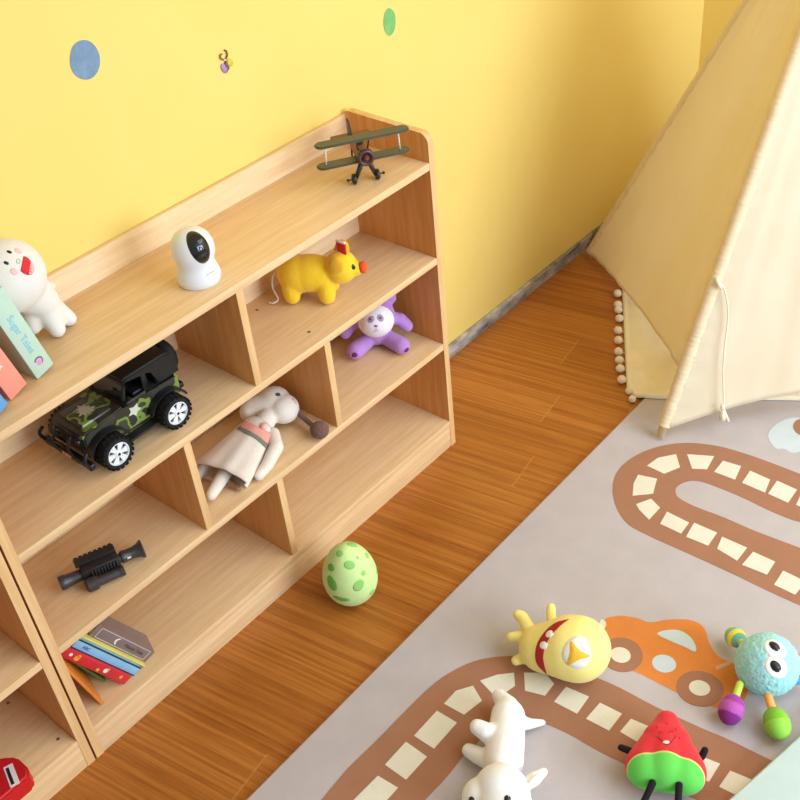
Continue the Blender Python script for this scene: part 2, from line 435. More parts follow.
# ------------------------------------------------------------------ rug
RT = .012
def floorpoly(pts, k=1, closed=True, z=RT):
    P = catmull([(x, y, 0) for x, y in pts], k, closed) if k > 1 else [Vector((x, y, 0)) for x, y in pts]
    return [at(p.x, p.y, z) for p in P]
def make_rug():
    bm = bmesh.new()
    bx(bm, (-1.5, -2.6, 0.0), (1.4, -.580, RT), 0, None, .004, 3)
    def inlay(poly, mi, lev):
        area = sum(a.x*b.y-b.x*a.y for a, b in zip(poly, poly[1:]+poly[:1]))
        if area < 0: poly = poly[::-1]
        prism(bm, [(p.x, p.y) for p in poly], RT-.004, RT+.0007*lev, mi)
    # upper track: a long U
    o1 = [(800,605.5),(770,592),(740,577.5),(710,563.5),(680,550),(650,536.5),(629,525),(618,511),(613,494),(614.5,478),(623,465),(640,453.5),(662,446),(689,443),(719,446.5),(746,454),(770,462.5),(800,474)]
    i1 = [(800,522),(791,519.5),(770,511),(740,496.6),(710,484.5),(696,481),(686,482),(678,486),(675.5,491),(679,498),(695,506.5),(725,518),(755,531),(800,548)]
    def ext(a, b, L):   # continue a floor line beyond the picture
        return b + (b-a).normalized()*L
    O = floorpoly(o1, 5, False); I = floorpoly(i1, 5, False)
    poly = [ext(O[5], O[0], .5)] + O + [ext(O[-6], O[-1], .5)] + [ext(I[5], I[0], .5)] + I + [ext(I[-6], I[-1], .5)]
    inlay(poly, 1, 1)
    t1 = [[(783,571),(806,582),(795,595),(774,585)],[(753,552),(775,562),(767,575),(742,565)],[(722,537),(747,548),(737,561),(717,549)],[(694,523),(717,533),(708,546),(686,537)],
          [(667,512),(689,523),(681,534),(660,524)],[(636,504.5),(651,499),(660,508),(649,520),(639,510)],[(638,475),(657,479),(653,494),(632.5,496),(633.5,484)],
          [(647,466),(658,458),(676,454.5),(680,467.5),(664,474)],[(687,454.5),(714,456.5),(707,469.5),(692,469)],[(723,461),(741,466.5),(735,480),(714,472)],
          [(750,471),(770,480),(765,493),(742,483)],[(777,481),(797,490),(788,503),(768,494)],[(803,490),(824,500),(815,514),(796,505)]]
    def more(q0, q1, n):               # the same sleepers carried on at their spacing
        A, B = floorpoly(q0), floorpoly(q1); ca, cb = sum(A, Vector())/4, sum(B, Vector())/4
        for i in range(1, n+1): inlay([p+(cb-ca)*i for p in B], 2, 2)
    for q in t1: inlay(floorpoly(q), 2, 2)
    more(t1[1], t1[0], 5); more(t1[-2], t1[-1], 5)
    # lower track: comes up from the left and turns right
    o2 = [(323,798),(347.5,769),(375,742),(402.5,714),(430,687),(452,671.5),(474,661.5),(496,657),(520,656.5),(550,661),(592,676),(620,688),(654,706),(700,727.5),(725,738),(760,755)]
    i2 = [(745,824),(690,797),(655,779),(620,762),(598,751),(570,735),(546,724),(526,716),(510,716),(495,725),(480,740),(466,753),(446.5,777.5),(427,798)]
    O = floorpoly(o2, 4, False); I = floorpoly(i2, 4, False)
    poly = [ext(O[4], O[0], .4)] + O + [ext(O[-5], O[-1], .3)] + [ext(I[4], I[0], .3)] + I + [ext(I[-5], I[-1], .4)]
    inlay(poly, 1, 1)
    t2 = [[(352,802),(378,776),(398,788),(374,815)],[(385,765),(406,742),(427,757),(406,780)],[(414,736),(437,711),(457,723),(434,749)],[(444,704),(456,691),(473,686),(482,701),(464,715)],
          [(480,681),(497,675),(514,673),(515,686),(497,699)],[(524,673),(545,673),(554,684),(545,696),(525,691)],[(566,687),(589,697),(577,714),(554,702)],[(600,703),(622,714),(609,731),(586,719)],
          [(631,719),(652,728),(642,745),(620,732)],[(662,735),(684,746),(674,763),(651,751)],[(697,755),(720,764),(709,782),(690,776)],[(730,771),(752,780),(741,798),(719,787)]]
    for q in t2: inlay(floorpoly(q), 2, 2)
    more(t2[1], t2[0], 4); more(t2[-2], t2[-1], 3)
    # car
    body = [(601,641),(604,621),(613,617),(622,616),(636,618),(650,622.5),(666,620),(684,619.5),(697,622.5),(705,630),(710,645),(719,657),(734,664),(744,674),(748,688),(744,700),(733,708),(718,708),(700,702),(676,692),(660,684),(638,673),(622,668),(606,660)]
    inlay(floorpoly(body, 4), 3, 1)
    inlay(floorpoly([(601,620),(605,621.5),(606,626),(602,630),(598,628)], 3), 2, 2)
    def circ(c, rx, ry, mi, lev, tilt=.22):
        pts = []
        for i in range(28):
            a = 2*PI*i/28; x, y = rx*math.cos(a), ry*math.sin(a)
            pts.append((c[0]+x*math.cos(tilt)-y*math.sin(tilt), c[1]+x*math.sin(tilt)+y*math.cos(tilt)))
        inlay(floorpoly(pts), mi, lev)
    circ((622, 655), 21, 17, 1, 2); circ((620.5, 655.5), 10.3, 7.6, 2, 3)
    circ((700, 689), 24, 17.5, 1, 2); circ((699.5, 688.5), 10.8, 7.6, 2, 3)
    circ((664, 664), 12.2, 8.8, 4, 2)
    inlay(floorpoly([(657,634),(668,630.3),(680,631),(690,637),(695.5,646),(695,652),(684,647),(670,641)], 3), 4, 2)
    inlay(floorpoly([(715,667),(730,661),(731,665),(717,671)]), 5, 2)
    # pale cloud and a brown spot by the tent
    inlay(floorpoly([(768,437),(772,428),(782,421),(792,418),(803,419),(812,428),(815,440),(806,449),(793,453),(784,449),(775,448)], 4), 4, 1)
    circ((806, 428), 13, 9, 1, 2)
    o = mesh_from('area_rug', bm, [R_GREY, R_BROWN, R_CREAM, R_ORANGE, R_BLUE, R_PINK])
    return tag(o, 'grey childrens rug with brown train tracks and an orange car woven in', 'rug')
make_rug()

# ------------------------------------------------------------------ play tent
TA, TB = Vector((.985, -.050, 0)), Vector((.300, -.700, RT))
APEX = Vector((.945, -.795, 1.44))
TC = Vector((.96, -1.40, RT)); TD = Vector((1.64, -.74, 0))
def tent():
    root = thing('play_tent', 'cream canvas teepee play tent standing in the corner by the yellow wall', 'tent', (.98, -.73, 0))
    Mi = mat_of(root).inverted()
    pole_m = plain('tent_pole_wood', (226, 200, 150), .6)
    sleeve = plush('tent_pole_sleeve', (232, 208, 170), .2, 200, .3)
    for P in (TA, TB, TC, TD):
        bm = bmesh.new(); d = (APEX-P).normalized()
        base = P + Vector((0, 0, .011))
        rod(bm, Mi @ base, Mi @ (APEX+d*.22), .011, .010, 14)
        mesh_from('pole', bm, pole_m, root, True)
    def panel(P, Q, p0, q0, nu=28, nv=40, sag=.03, folds=.004, u0=0, u1=1, lift=0, name='canvas_panel', seed=0, hemsag=0.0, top=.97):
        # cloth stretched between two poles, from height share p0 / q0 up to the knot
        ctr = Vector((APEX.x, APEX.y, .4)); nrm = (Q-P).cross(APEX-P).normalized()
        if nrm.dot(P-ctr) < 0: nrm = -nrm
        bm = bmesh.new(); rows = []
        for j in range(nv+1):
            t = j/nv; row = []
            for i in range(nu+1):
                u = u0+(u1-u0)*i/nu
                a = P.lerp(APEX, p0+(top-p0)*t); b = Q.lerp(APEX, q0+(top-q0)*t)
                x = a.lerp(b, u); w = (1-t)
                bow = 4*u*(1-u)
                x = x - nrm*(sag*bow*w) + nrm*.0135*(1-bow)
                x.z += hemsag*bow*(1-t)**2
                f = noise.noise(Vector((u*6+seed, t*2.0, seed)))*.6+noise.noise(Vector((u*16+seed, t*5, 3+seed)))*.4
                x = x + nrm*folds*f*(1-t*.5)*min(1, bow*3)
                e = min(u, 1-u)
                x = x + nrm*(.0035*math.sin(t*160+u*30+2*noise.noise(Vector((t*20, u*4, 9)))))*max(0, 1-e/.10)*(.25+.75*(1-t)**3)
                row.append(bm.verts.new(Mi @ x))
            rows.append(row)
        for r, s in zip(rows, rows[1:]):
            for i in range(nu): bm.faces.new((r[i], r[i+1], s[i+1], s[i]))
        o = mesh_from(name, bm, M_CANVAS, root, True)
        md = o.modifiers.new('thick', 'SOLIDIFY'); md.thickness = .0016; md.offset = 0
        return o
    panel(TA, TB, .018, .125, nu=60, nv=110, sag=.012, folds=.011, seed=1.3)
    panel(TB, TC, .022, .04, nu=40, nv=90, sag=.02, folds=.008, u1=.52, seed=4.1, hemsag=.05)
    panel(TC, TB, .04, .022, nu=16, nv=60, sag=.02, folds=.014, u1=.17, seed=7.7, hemsag=.05)
    panel(TC, TD, .03, .03, nu=20, nv=30, seed=2.2); panel(TD, TA, .03, .02, nu=20, nv=30, seed=5.5)
    # gathered sleeves along the two poles in view
    for P, t0 in ((TA, .012), (TB, .018)):
        bm = bmesh.new(); pts = []; rad = []
        for i in range(321):
            t = t0+(.96-t0)*i/320; pts.append(Mi @ (P.lerp(APEX, t)+Vector((0, 0, .011))))
            rad.append(.0162+.0007*math.sin(i*2.3)+.0009*noise.noise(Vector((i*.7, P.x*5, 0))))
        tube(bm, pts, rad, 14); mesh_from('pole_sleeve', bm, sleeve, root, True)
    # tie cord hanging down the front cloth, and its knot
    nrm = (TC-TB).cross(APEX-TB).normalized()
    if nrm.dot(TB-Vector((1, -.8, .4))) < 0: nrm = -nrm
    def onfront(px, py, off=.006):
        d = sight(px, py); t = (TB+nrm*.014-CAM).dot(nrm)/d.dot(nrm); return Mi @ (CAM+d*t+nrm*off)
    bm = bmesh.new()
    P = catmull([onfront(*p, .014) for p in ((716,280),(721,284),(725.5,300),(726,320),(723,345),(721.5,370),(722,390),(722,408))], 8)
    tube(bm, P, .0022, 8)
    tube(bm, [onfront(715, 277, .01), onfront(717, 283, .018), onfront(720, 288, .012)], [.004, .006, .003], 8)
    ell(bm, onfront(721, 405, .012), (.006, .006, .010)); tube(bm, [onfront(722, 408, .012), onfront(721, 418, .012)], [.005, .009], 8)
    tube(bm, [onfront(723, 409, .012), onfront(727, 420, .012)], [.003, .004], 8)
    mesh_from('tie_cord', bm, plush('cord_cotton', (240, 226, 196), .1, 300, .3), root, True)
tent()

# ------------------------------------------------------------------ pom-pom mat in the tent
def pompom_mat():
    u1 = Vector((.845, .536, 0)).normalized(); u2 = Vector((.536, -.845, 0))
    C0 = Vector((.398, -.545, 0)); L1, L2, R, th = .62, .62, .07, .012
    root = thing('pompom_mat', 'round-cornered cream quilted mat edged with pompoms under the tent', 'mat', C0+u1*L1/2+u2*L2/2)
    Mi = mat_of(root).inverted()
    out = []
    for (cx, cy, a0) in ((R, R, PI), (L1-R, R, 1.5*PI), (L1-R, L2-R, 0), (R, L2-R, .5*PI)):
        for i in range(9):
            a = a0+PI/2*i/8; out.append((cx+R*math.cos(a), cy+R*math.sin(a)))
    # resample the outline
    def gz(y):  # lies on the bare floor near the wall and on the rug in front
        t = min(1, max(0, (-.545-y)/.04)); t = t*t*(3-2*t); return .0005+t*(RT+.002)
    bm = bmesh.new(); cx, cy = L1/2, L2/2
    rings = []
    levels = [(1, 0), (1.0, th*.5), (.992, th*.85), (.97, th), (.955, th*.8), (.94, th)] + [(k, th) for k in (.85, .7, .55, .4, .25, .1)]
    P = []
    for i in range(len(out)):
        a, b = out[i], out[(i+1) % len(out)]; d = math.dist(a, b); n = max(1, int(d/.02))
        for k in range(n): P.append((a[0]+(b[0]-a[0])*k/n, a[1]+(b[1]-a[1])*k/n))
    for s, h in levels:
        ring = []
        for x, y in P:
            w = C0+u1*(cx+(x-cx)*s)+u2*(cy+(y-cy)*s); ring.append(bm.verts.new(Mi @ Vector((w.x, w.y, gz(w.y)+h))))
        rings.append(ring)
    for A, B in zip(rings, rings[1:]):
        for i in range(len(P)): bm.faces.new((A[i], A[(i+1) % len(P)], B[(i+1) % len(P)], B[i]))
    bm.faces.new(rings[-1])
    mesh_from('pad', bm, plush('mat_cotton', (246, 232, 200), .2, 300, .25), root, True)
    pm = plush('pompom_wool', (240, 222, 196), .5, 500, .6)
    # pompoms on short threads along the edge towards the wall and round the corner
    spots = [(170,20),(172,90),(175,120),(181,174),(172,247),(175,307),(175,378),(180,430),(185,482),(195,550),(240,620),(260,670)]
    for i, (a, b) in enumerate(spots):
        r = .0125 if i < 10 else .0105
        p = at(590+a/6.15, 290+b/6.15, r+.001); p.z = r+.0005
        if p.y < -.553: p.z = r + .001; 
        bm = bmesh.new(); ell(bm, Mi @ p, r*1.0, sub=3)
        for v in bm.verts:
            c = Mi @ p; v.co = c+(v.co-c)*(1+.10*noise.noise(v.co*300))
        pom = mesh_from('pompom', bm, pm, root, True)
        bm = bmesh.new()
        rel = p-C0; s = rel.dot(u1); t = rel.dot(u2)
        if s < R: ctr = C0+u1*R+u2*R; e = ctr+(p-ctr).normalized()*R; e.z = .007
        else: e = C0+u1*s; e.z = .007
        rod(bm, Mi @ p, Mi @ e, .0012, seg=6); mesh_from('thread', bm, pm, pom)
pompom_mat()

# ------------------------------------------------------------------ pale mint foam mat, front right
def mint():
    a = at(728, 800, .05); b = at(800, 735, .05); u = (b-a); u.z = 0; u.normalize(); v = Vector((u.y, -u.x, 0))
    o = a - u*.25; o.z = 0
    root_M = Matrix(((u.x, v.x, 0, o.x), (u.y, v.y, 0, o.y), (0, 0, 1, RT+.0024), (0, 0, 0, 1)))
    bm = bmesh.new(); bx(bm, (0, 0, 0), (1.0, .75, .036), 0, None, .005, 3)
    ob = autosmooth(mesh_from('foam_mat', bm, plain('mint_vinyl', (196, 216, 216), .45, .4, 0, .02)), 35); ob.matrix_world = root_M
    tag(ob, 'plain pale mint foam mat at the lower right corner, on the rug', 'mat')
mint()

# ------------------------------------------------------------------ wall stickers
def sticker(label, px, py, w, h, c1, c2, seed):
    t = NT('sticker_paint_%d' % seed); v = t.coord(); f = t.noise(v, 38, 5, .7)
    t.color(t.ramp(f, [(.3, lin(c1)), (.7, lin(c2))])); t.rough(.7)
    p = aty(px, py, -.0004); bm = bmesh.new(); pts = []
    for i in range(48):
        a = 2*PI*i/48; k = 1+.05*noise.noise(Vector((math.cos(a)*1.3, math.sin(a)*1.3, seed)))
        pts.append((w*k*math.cos(a), h*k*math.sin(a)))
    prism(bm, pts, 0, .0006, 0, Matrix(((1, 0, 0, 0), (0, 0, -1, 0), (0, 1, 0, 0), (0, 0, 0, 1))))
    o = mesh_from('wall_sticker', bm, t.m); o.location = p
    tag(o, label, 'sticker'); return o
sticker('round dusty blue watercolour dot sticker on the yellow wall', 85, 60, .0315, .0345, (96, 126, 156), (128, 152, 176), 1)
sticker('round green watercolour dot sticker high on the yellow wall', 389.5, 22, .0215, .031, (98, 168, 92), (136, 190, 112), 2)
def fairy():
    c = aty(226, 64, -.001)
    root = thing('butterfly_sticker', 'tiny purple and yellow butterfly figure stuck on the wall between the dots', 'sticker', c)
    def p(px, py, y=-.002): return aty(px, py, y) - c
    bm = bmesh.new(); ell(bm, p(224.5, 68.5), (.007, .003, .0115), Matrix.Rotation(-.5, 3, 'Y'))
    mesh_from('purple_wing', bm, plain('sticker_purple', (170, 128, 178), .5), root, True)
    bm = bmesh.new(); ell(bm, p(230, 62.5), (.0085, .003, .0075), Matrix.Rotation(.6, 3, 'Y'))
    mesh_from('yellow_wing', bm, plain('sticker_yellow', (206, 190, 60), .5), root, True)
    bm = bmesh.new(); tube(bm, [p(225.5, 61, -.003), p(226.5, 66, -.004), p(228.5, 68, -.003), p(226, 72, -.003)], [.002, .003, .003, .0015], 8)
    mesh_from('body', bm, plain('sticker_dark', (122, 78, 92), .5), root, True)
    for q in (((223.5, 60), (220.5, 58), (220, 55.5), (222, 54)), ((226, 59), (227.5, 55), (226.5, 51), (224.5, 50))):
        bm = bmesh.new(); tube(bm, [p(*k, -.003) for k in q], .0016, 8)
        mesh_from('feeler', bm, plain('sticker_brown', (120, 78, 66), .5), root, True)
fairy()

# ------------------------------------------------------------------ security camera
def seccam():
    c = aty(194, 270, -.16); x = c.x
    root = thing('security_camera', 'small white dome security camera with a black oval eye on the top shelf', 'camera', (x-.008, -.184, Z1+.0004))
    white = plain('camera_white', (224, 224, 226), .3, .5, 0, .01)
    bm = bmesh.new()
    prof = [(0, 0), (.036, 0), (.0405, .003), (.0425, .010), (.042, .018), (.0395, .028), (.037, .037), (.0365, .044), (.038, .054), (.0405, .064), (.0415, .073), (.0405, .085), (.0365, .098), (.030, .108), (.020, .1155), (.010, .1195), (0, .1205)]
    pr = [(p.x, p.y) for p in catmull([(a, b, 0) for a, b in prof], 4)]; pr[0] = (0, 0); pr[-1] = (0, .1205)
    pr = [(a, b*.92) for a, b in pr]
    lathe(bm, pr, 48); body = mesh_from('housing', bm, white, root, True)
    sk = Skin(body, root)
    sk.disc('eye_window', (199, 246.5), (204, 258), .0320, .0190, plain('black_glass', (14, 14, 16), .12, .6, 0, .01), .001, shape=lambda a: 1+.06*math.cos(a))
    sk.disc('lens', (200.5, 249), (206, 260), .006, .006, plain('lens_glass', (34, 42, 48), .05, .8), .0016)
    g = plain('grey_print', (150, 155, 165), .5)
    for i in range(4):
        sk.disc('maker_mark', (207.2+i*1.9, 274.9-i*1.1), (209.2+i*1.9, 273.8-i*1.1), .0017, .0013, g, .0002, seg=8, rings=2)
seccam()

# ------------------------------------------------------------------ white laughing plush on the top shelf
BLACK = plain('embroidery_black', (24, 20, 20), .4)
def seal():
    Y = -.085
    h = aty(6.5, 276.5, Y); b = aty(41, 301, Y)
    root = thing('plush_seal', 'white round-headed laughing plush leaning beside the mint book', 'plush toy', (b.x, Y, Z1))
    Mi = mat_of(root).inverted(); L = lambda v: Mi @ v
    bm = bmesh.new()
    ell(bm, L(h), (.068, .064, .066), None, 4)
    chain(bm, [L(h.lerp(b, .5)), L(b)], [.042, .032])
    f1, f2 = at(69, 318.5, Z1+.015), at(57, 329, Z1+.016)
    chain(bm, [L(b), L(b.lerp(f1, .5)), L(f1)], [.026, .020, .0150]); chain(bm, [L(b), L(b.lerp(f2, .5)), L(f2)], [.026, .021, .0165])
    a1 = at(33, 326, Z1+.03)
    chain(bm, [L(b.lerp(h, .4)), L(a1)], [.022, .0165])
    chain(bm, [L(b.lerp(h, .3)), L(aty(50, 287, -.05))], [.018, .012])
    lean = math.radians(12.5); Bi = (Matrix.Translation((-1.0058, -.188, Z1+.0008)) @ Matrix.Rotation(math.radians(5), 4, 'Z') @ Matrix.Rotation(-lean, 4, 'Y')).inverted() @ mat_of(root); Bo = Bi.inverted()
    def squash(c):                     # the soft body gives way against the book
        q = Bi @ c; t, w = .0435, .0780
        if q.x < t and q.y < w and q.z < .19:
            if t-q.x < w-q.y: q.x = t
            else: q.y = w
            return Bo @ q
        return c
    body = blob('body', bm, plush('white_velour', (226, 219, 212), .4, 300, .15, .03), root, .0035, 8, post=squash)
    sk = Skin(body, root)
    pink = plush('cheek_pink', (240, 190, 186), .2, 300, .1)
    for e, d in (((9.3, 252), (12.5, 253.5)), ((6.3, 263), (9.3, 264.5))): sk.disc('eye', e, d, .0045, .0028, BLACK, .0012)
    for e in ((18.2, 251), (14, 271.6)): sk.disc('cheek', e, (e[0]+3, e[1]+3), .0065, .0052, pink, .0006)
    sk.line('nose', [(16.5, 261), (17.5, 259.2), (19.5, 259.6), (20, 262), (18.4, 263.5), (16.8, 262.5), (16.5, 261)], .0005, plain('nose_green', (120, 140, 120)), k=3)
    sk.strip('mouth', [(23.3, 256.3), (25.5, 257), (28, 258.5), (30.3, 261)], [(20.5, 271), (24, 273.6), (28, 275), (31, 274.6)], plush('mouth_red', (214, 52, 52), .2, 300, .1), lift=.0012)
    sk.strip('tongue', [(30.3, 261), (32.5, 264), (33.7, 268), (33.6, 271)], [(28.6, 273.6), (29.6, 274.8), (31.4, 274.8), (33, 272.4)], plush('tongue_pink', (240, 170, 172), .2, 300, .1), lift=.0012)
seal()

# ------------------------------------------------------------------ books
PAPER = plain('page_paper', (238, 230, 208), .8, .2)
COVER = {}
def book(name, label, group, M, t, w, h, cover, parent_decor=None):
    """closed book: thickness t along x, spine at y=0 facing -y, depth w along +y, height h along z"""
    root = bpy.data.objects.new(name, None); link(root); root.matrix_world = M; tag(root, label, 'book', group)
    bm = bmesh.new(); c = .0022
    bx(bm, (-t/2, 0, 0), (t/2, c, h), 0, None, .0009, 2)
    bx(bm, (-t/2, c*.5, 0), (-t/2+c, w, h), 0, None, .0006, 1); bx(bm, (t/2-c, c*.5, 0), (t/2, w, h), 0, None, .0006, 1)
    COVER[root.name] = autosmooth(mesh_from('cover', bm, cover, root), 35)
    box('page_block', (-t/2+c, c, .003), (t/2-c, w-.004, h-.003), PAPER, root, 0)
    return root
SPINE = Matrix(((0, -1, 0, 0), (0, 0, -1, 0), (1, 0, 0, 0), (0, 0, 0, 1)))  # text running down the spine
def spine_text(root, text, size, z, mat, x=0, name='spine_title', down=True, eps=.0004):
    R = Matrix(((0, 1, 0, x), (0, 0, -1, -eps), (-1, 0, 0, z), (0, 0, 0, 1)))
    return lettering(name, text, size, R, mat, COVER[root.name])
def top_books():
    # books on the top shelf leaning to the left, spines facing the room
    mintc, pinkc, bluec = plain('book_mint', (184, 208, 188), .45, .4, 0, .03), plain('book_salmon', (240, 146, 126), .45), plain('book_blue', (92, 158, 212), .4)
    specs = [('thick mint green storybook with blue title, leaning against the white plush', (-1.0058, -.188), 5, 12.5, mintc, .040, .185, .075),
             ('salmon pink storybook leaning between the mint and the blue book', (-1.0674, -.200), 8, 14, pinkc, .040, .180, .150),
             ('blue storybook at the left edge of the top shelf', (-1.1150, -.222), 8, 16, bluec, .036, .180, .150)]
    roots = []
    for lb, (x, y), yaw, lean, m, t, h, w in specs:
        M = Matrix.Translation((x, y, Z1+.0008)) @ Matrix.Rotation(math.radians(yaw), 4, 'Z') @ Matrix.Rotation(-math.radians(lean), 4, 'Y') @ Matrix.Translation((t/2, 0, 0))
        roots.append(book('storybook', lb, 'storybooks leaning on the top shelf', M, t, w, h, m))
    r = roots[0]; tl = plain('title_sky_blue', (134, 192, 210), .5)
    spine_text(r, 'Sugar Tales', .0185, .092, tl)
    bm = bmesh.new()
    pts = [(.009*math.cos(a), .009*math.sin(a)) for a in [PI*.1+PI*1.25*i/14 for i in range(15)]] + [(.0065*math.cos(a)+.001, .0065*math.sin(a)) for a in [PI*1.35-PI*1.25*i/14 for i in range(15)]]
    prism(bm, pts, 0, .0004, 0, Matrix(((0, 1, 0, 0), (0, 0, -1, 0), (-1, 0, 0, .027), (0, 0, 0, 1))))
    mesh_from('spine_emblem', bm, plain('emblem_purple', (128, 82, 128), .5), COVER[r.name])
    bm = bmesh.new(); lathe(bm, [(0, .0005), (.0055, .0005), (.0055, 0)], 18, 0, Matrix(((0, 1, 0, 0), (0, 0, -1, 0), (-1, 0, 0, .024), (0, 0, 0, 1))))
    mesh_from('emblem_flower', bm, plain('emblem_pink', (220, 140, 186), .5), COVER[r.name])
    spine_text(roots[1], 'Cakes', .020, .085, plain('title_cream', (250, 226, 214), .5))
    spine_text(roots[2], 'Story', .020, .050, plain('title_white', (240, 240, 240), .5))
top_books()

def low_books():
    grp = 'picture books on the lowest shelf'
    red, blue, brown = plain('book_red', (206, 42, 52), .4), plain('book_sky', (136, 192, 224), .4), plain('book_taupe', (132, 110, 104), .45)
    yel = plain('book_yellow', (226, 208, 110), .5); navy = plain('book_navy', (40, 38, 54), .4)
    def mk(label, x, y, yaw, lean, t, h, w, cover):
        M = Matrix.Translation((x, y, ZB+.0008)) @ Matrix.Rotation(math.radians(yaw), 4, 'Z') @ Matrix.Rotation(-math.radians(lean), 4, 'Y') @ Matrix.Translation((t/2, 0, 0))
        return book('picture_book', label, grp, M, t, w, h, cover)
    LEAN, YW = 30, -20
    r1 = mk('red picture book with small orange and white spine marks, leaning left', -1.0784, -.2243, YW, LEAN, .0215, .183, .085, red)
    r2 = mk('light blue picture book with dark edges leaning on the red one', -1.0509, -.2232, YW, LEAN, .0215, .181, .085, blue)
    r3 = mk('thin yellow picture book between the blue and the brown one', -1.0235, -.2240, YW, LEAN, .0040, .190, .070, yel)
    r4 = mk('brown picture book with a pale frame and crescent moon on its spine', -1.0140, -.2150, YW, LEAN, .0300, .168, .056, brown)
    mk('thin green picture book in the shadow under the red one', -1.1000, -.185, YW, 24, .0055, .110, .09, plain('book_green', (84, 128, 52), .45))
    mk('thin orange picture book tilted against the left side panel', -1.1390, -.227, -15, 14, .0060, .160, .12, plain('book_orange', (222, 132, 48), .45))
    white = plain('print_white', (240, 228, 216), .5); ora = plain('print_orange', (240, 160, 60), .5)
    def mark(root, z, r, m, x=0, n='spine_mark'):
        bm = bmesh.new(); lathe(bm, [(0, .0005), (r, .0005), (r, 0)], 14, 0, Matrix(((1, 0, 0, x), (0, 0, -1, 0), (0, 1, 0, z), (0, 0, 0, 1))))
        mesh_from(n, bm, m, COVER[root.name])
    L = .183
    for f, r, m, x in ((.90, .004, white, .002), (.80, .0065, ora, 0), (.79, .004, ora, .006), (.46, .004, ora, -.004), (.36, .0055, white, .001), (.34, .0035, ora, .006), (.12, .004, ora, .002)):
        mark(r1, L*f, r, m, x)
    spine_text(r2, 'ABC', .010, .150, plain('print_navy', (60, 74, 110), .5))
    for x0, x1 in ((-.0109, -.0090), (.0090, .0109)): box('spine_band', (x0, -.0004, 0), (x1, .004, .181), navy, COVER[r2.name], 0)
    bm = bmesh.new()
    for lo, hi in (((-.0125, -.0005, .010), (-.0112, .0002, .155)), ((.0112, -.0005, .010), (.0125, .0002, .155)), ((-.0125, -.0005, .010), (.0125, .0002, .0115)), ((-.0125, -.0005, .1535), (.0125, .0002, .155))): bx(bm, lo, hi)
    mesh_from('spine_frame', bm, plain('print_pale', (206, 196, 190), .5), COVER[r4.name])
    bm = bmesh.new()
    arc = [(.0085*math.cos(a), .0085*math.sin(a)) for a in [PI*.55+PI*1.0*i/16 for i in range(17)]]
    inn = [(.0082*math.cos(a)+.0045, .0082*math.sin(a)) for a in [PI*1.42-PI*.80*i/16 for i in range(17)]]
    prism(bm, arc+inn[1:-1], 0, .0005, 0, Matrix(((0, -1, 0, 0), (0, 0, -1, 0), (-1, 0, 0, .098), (0, 0, 0, 1))))
    mesh_from('spine_moon', bm, white, COVER[r4.name])
    spine_text(r4, 'Moon Tale', .0125, .050, plain('print_dark', (84, 66, 62), .5))
low_books()

# ------------------------------------------------------------------ red box in the left unit
def red_box():
    c = at(21, 764, ZB+.045)
    root = thing('red_box', 'red toy case with a black and white label, in the left shelf', 'box', (c.x-.088, c.y+.010, ZB+.0006))
    pts = [(.074, .034), (.092, .012), (.092, -.030), (.080, -.044), (-.13, -.044), (-.13, .075), (.02, .075)]
    bm = bmesh.new(); prism(bm, pts, 0, .046)
    bmesh.ops.bevel(bm, geom=list(bm.edges), offset=.005, segments=3, affect='EDGES')
    autosmooth(mesh_from('case', bm, plain('red_plastic', (196, 26, 34), .35)), 50).parent = root
    R = Matrix.Translation((.062, -.018, .0461)) @ Matrix.Rotation(math.radians(72), 4, 'Z')
    bm = bmesh.new(); bx(bm, (-.026, -.009, 0), (.026, .009, .0005), 0, R); mesh_from('label', bm, plain('label_white', (232, 224, 226), .5), root)
    bm = bmesh.new(); bx(bm, (-.021, .000, .0005), (.021, .006, .0009), 0, R); mesh_from('label_bar', bm, plain('label_black', (26, 22, 24), .5), root)
red_box()

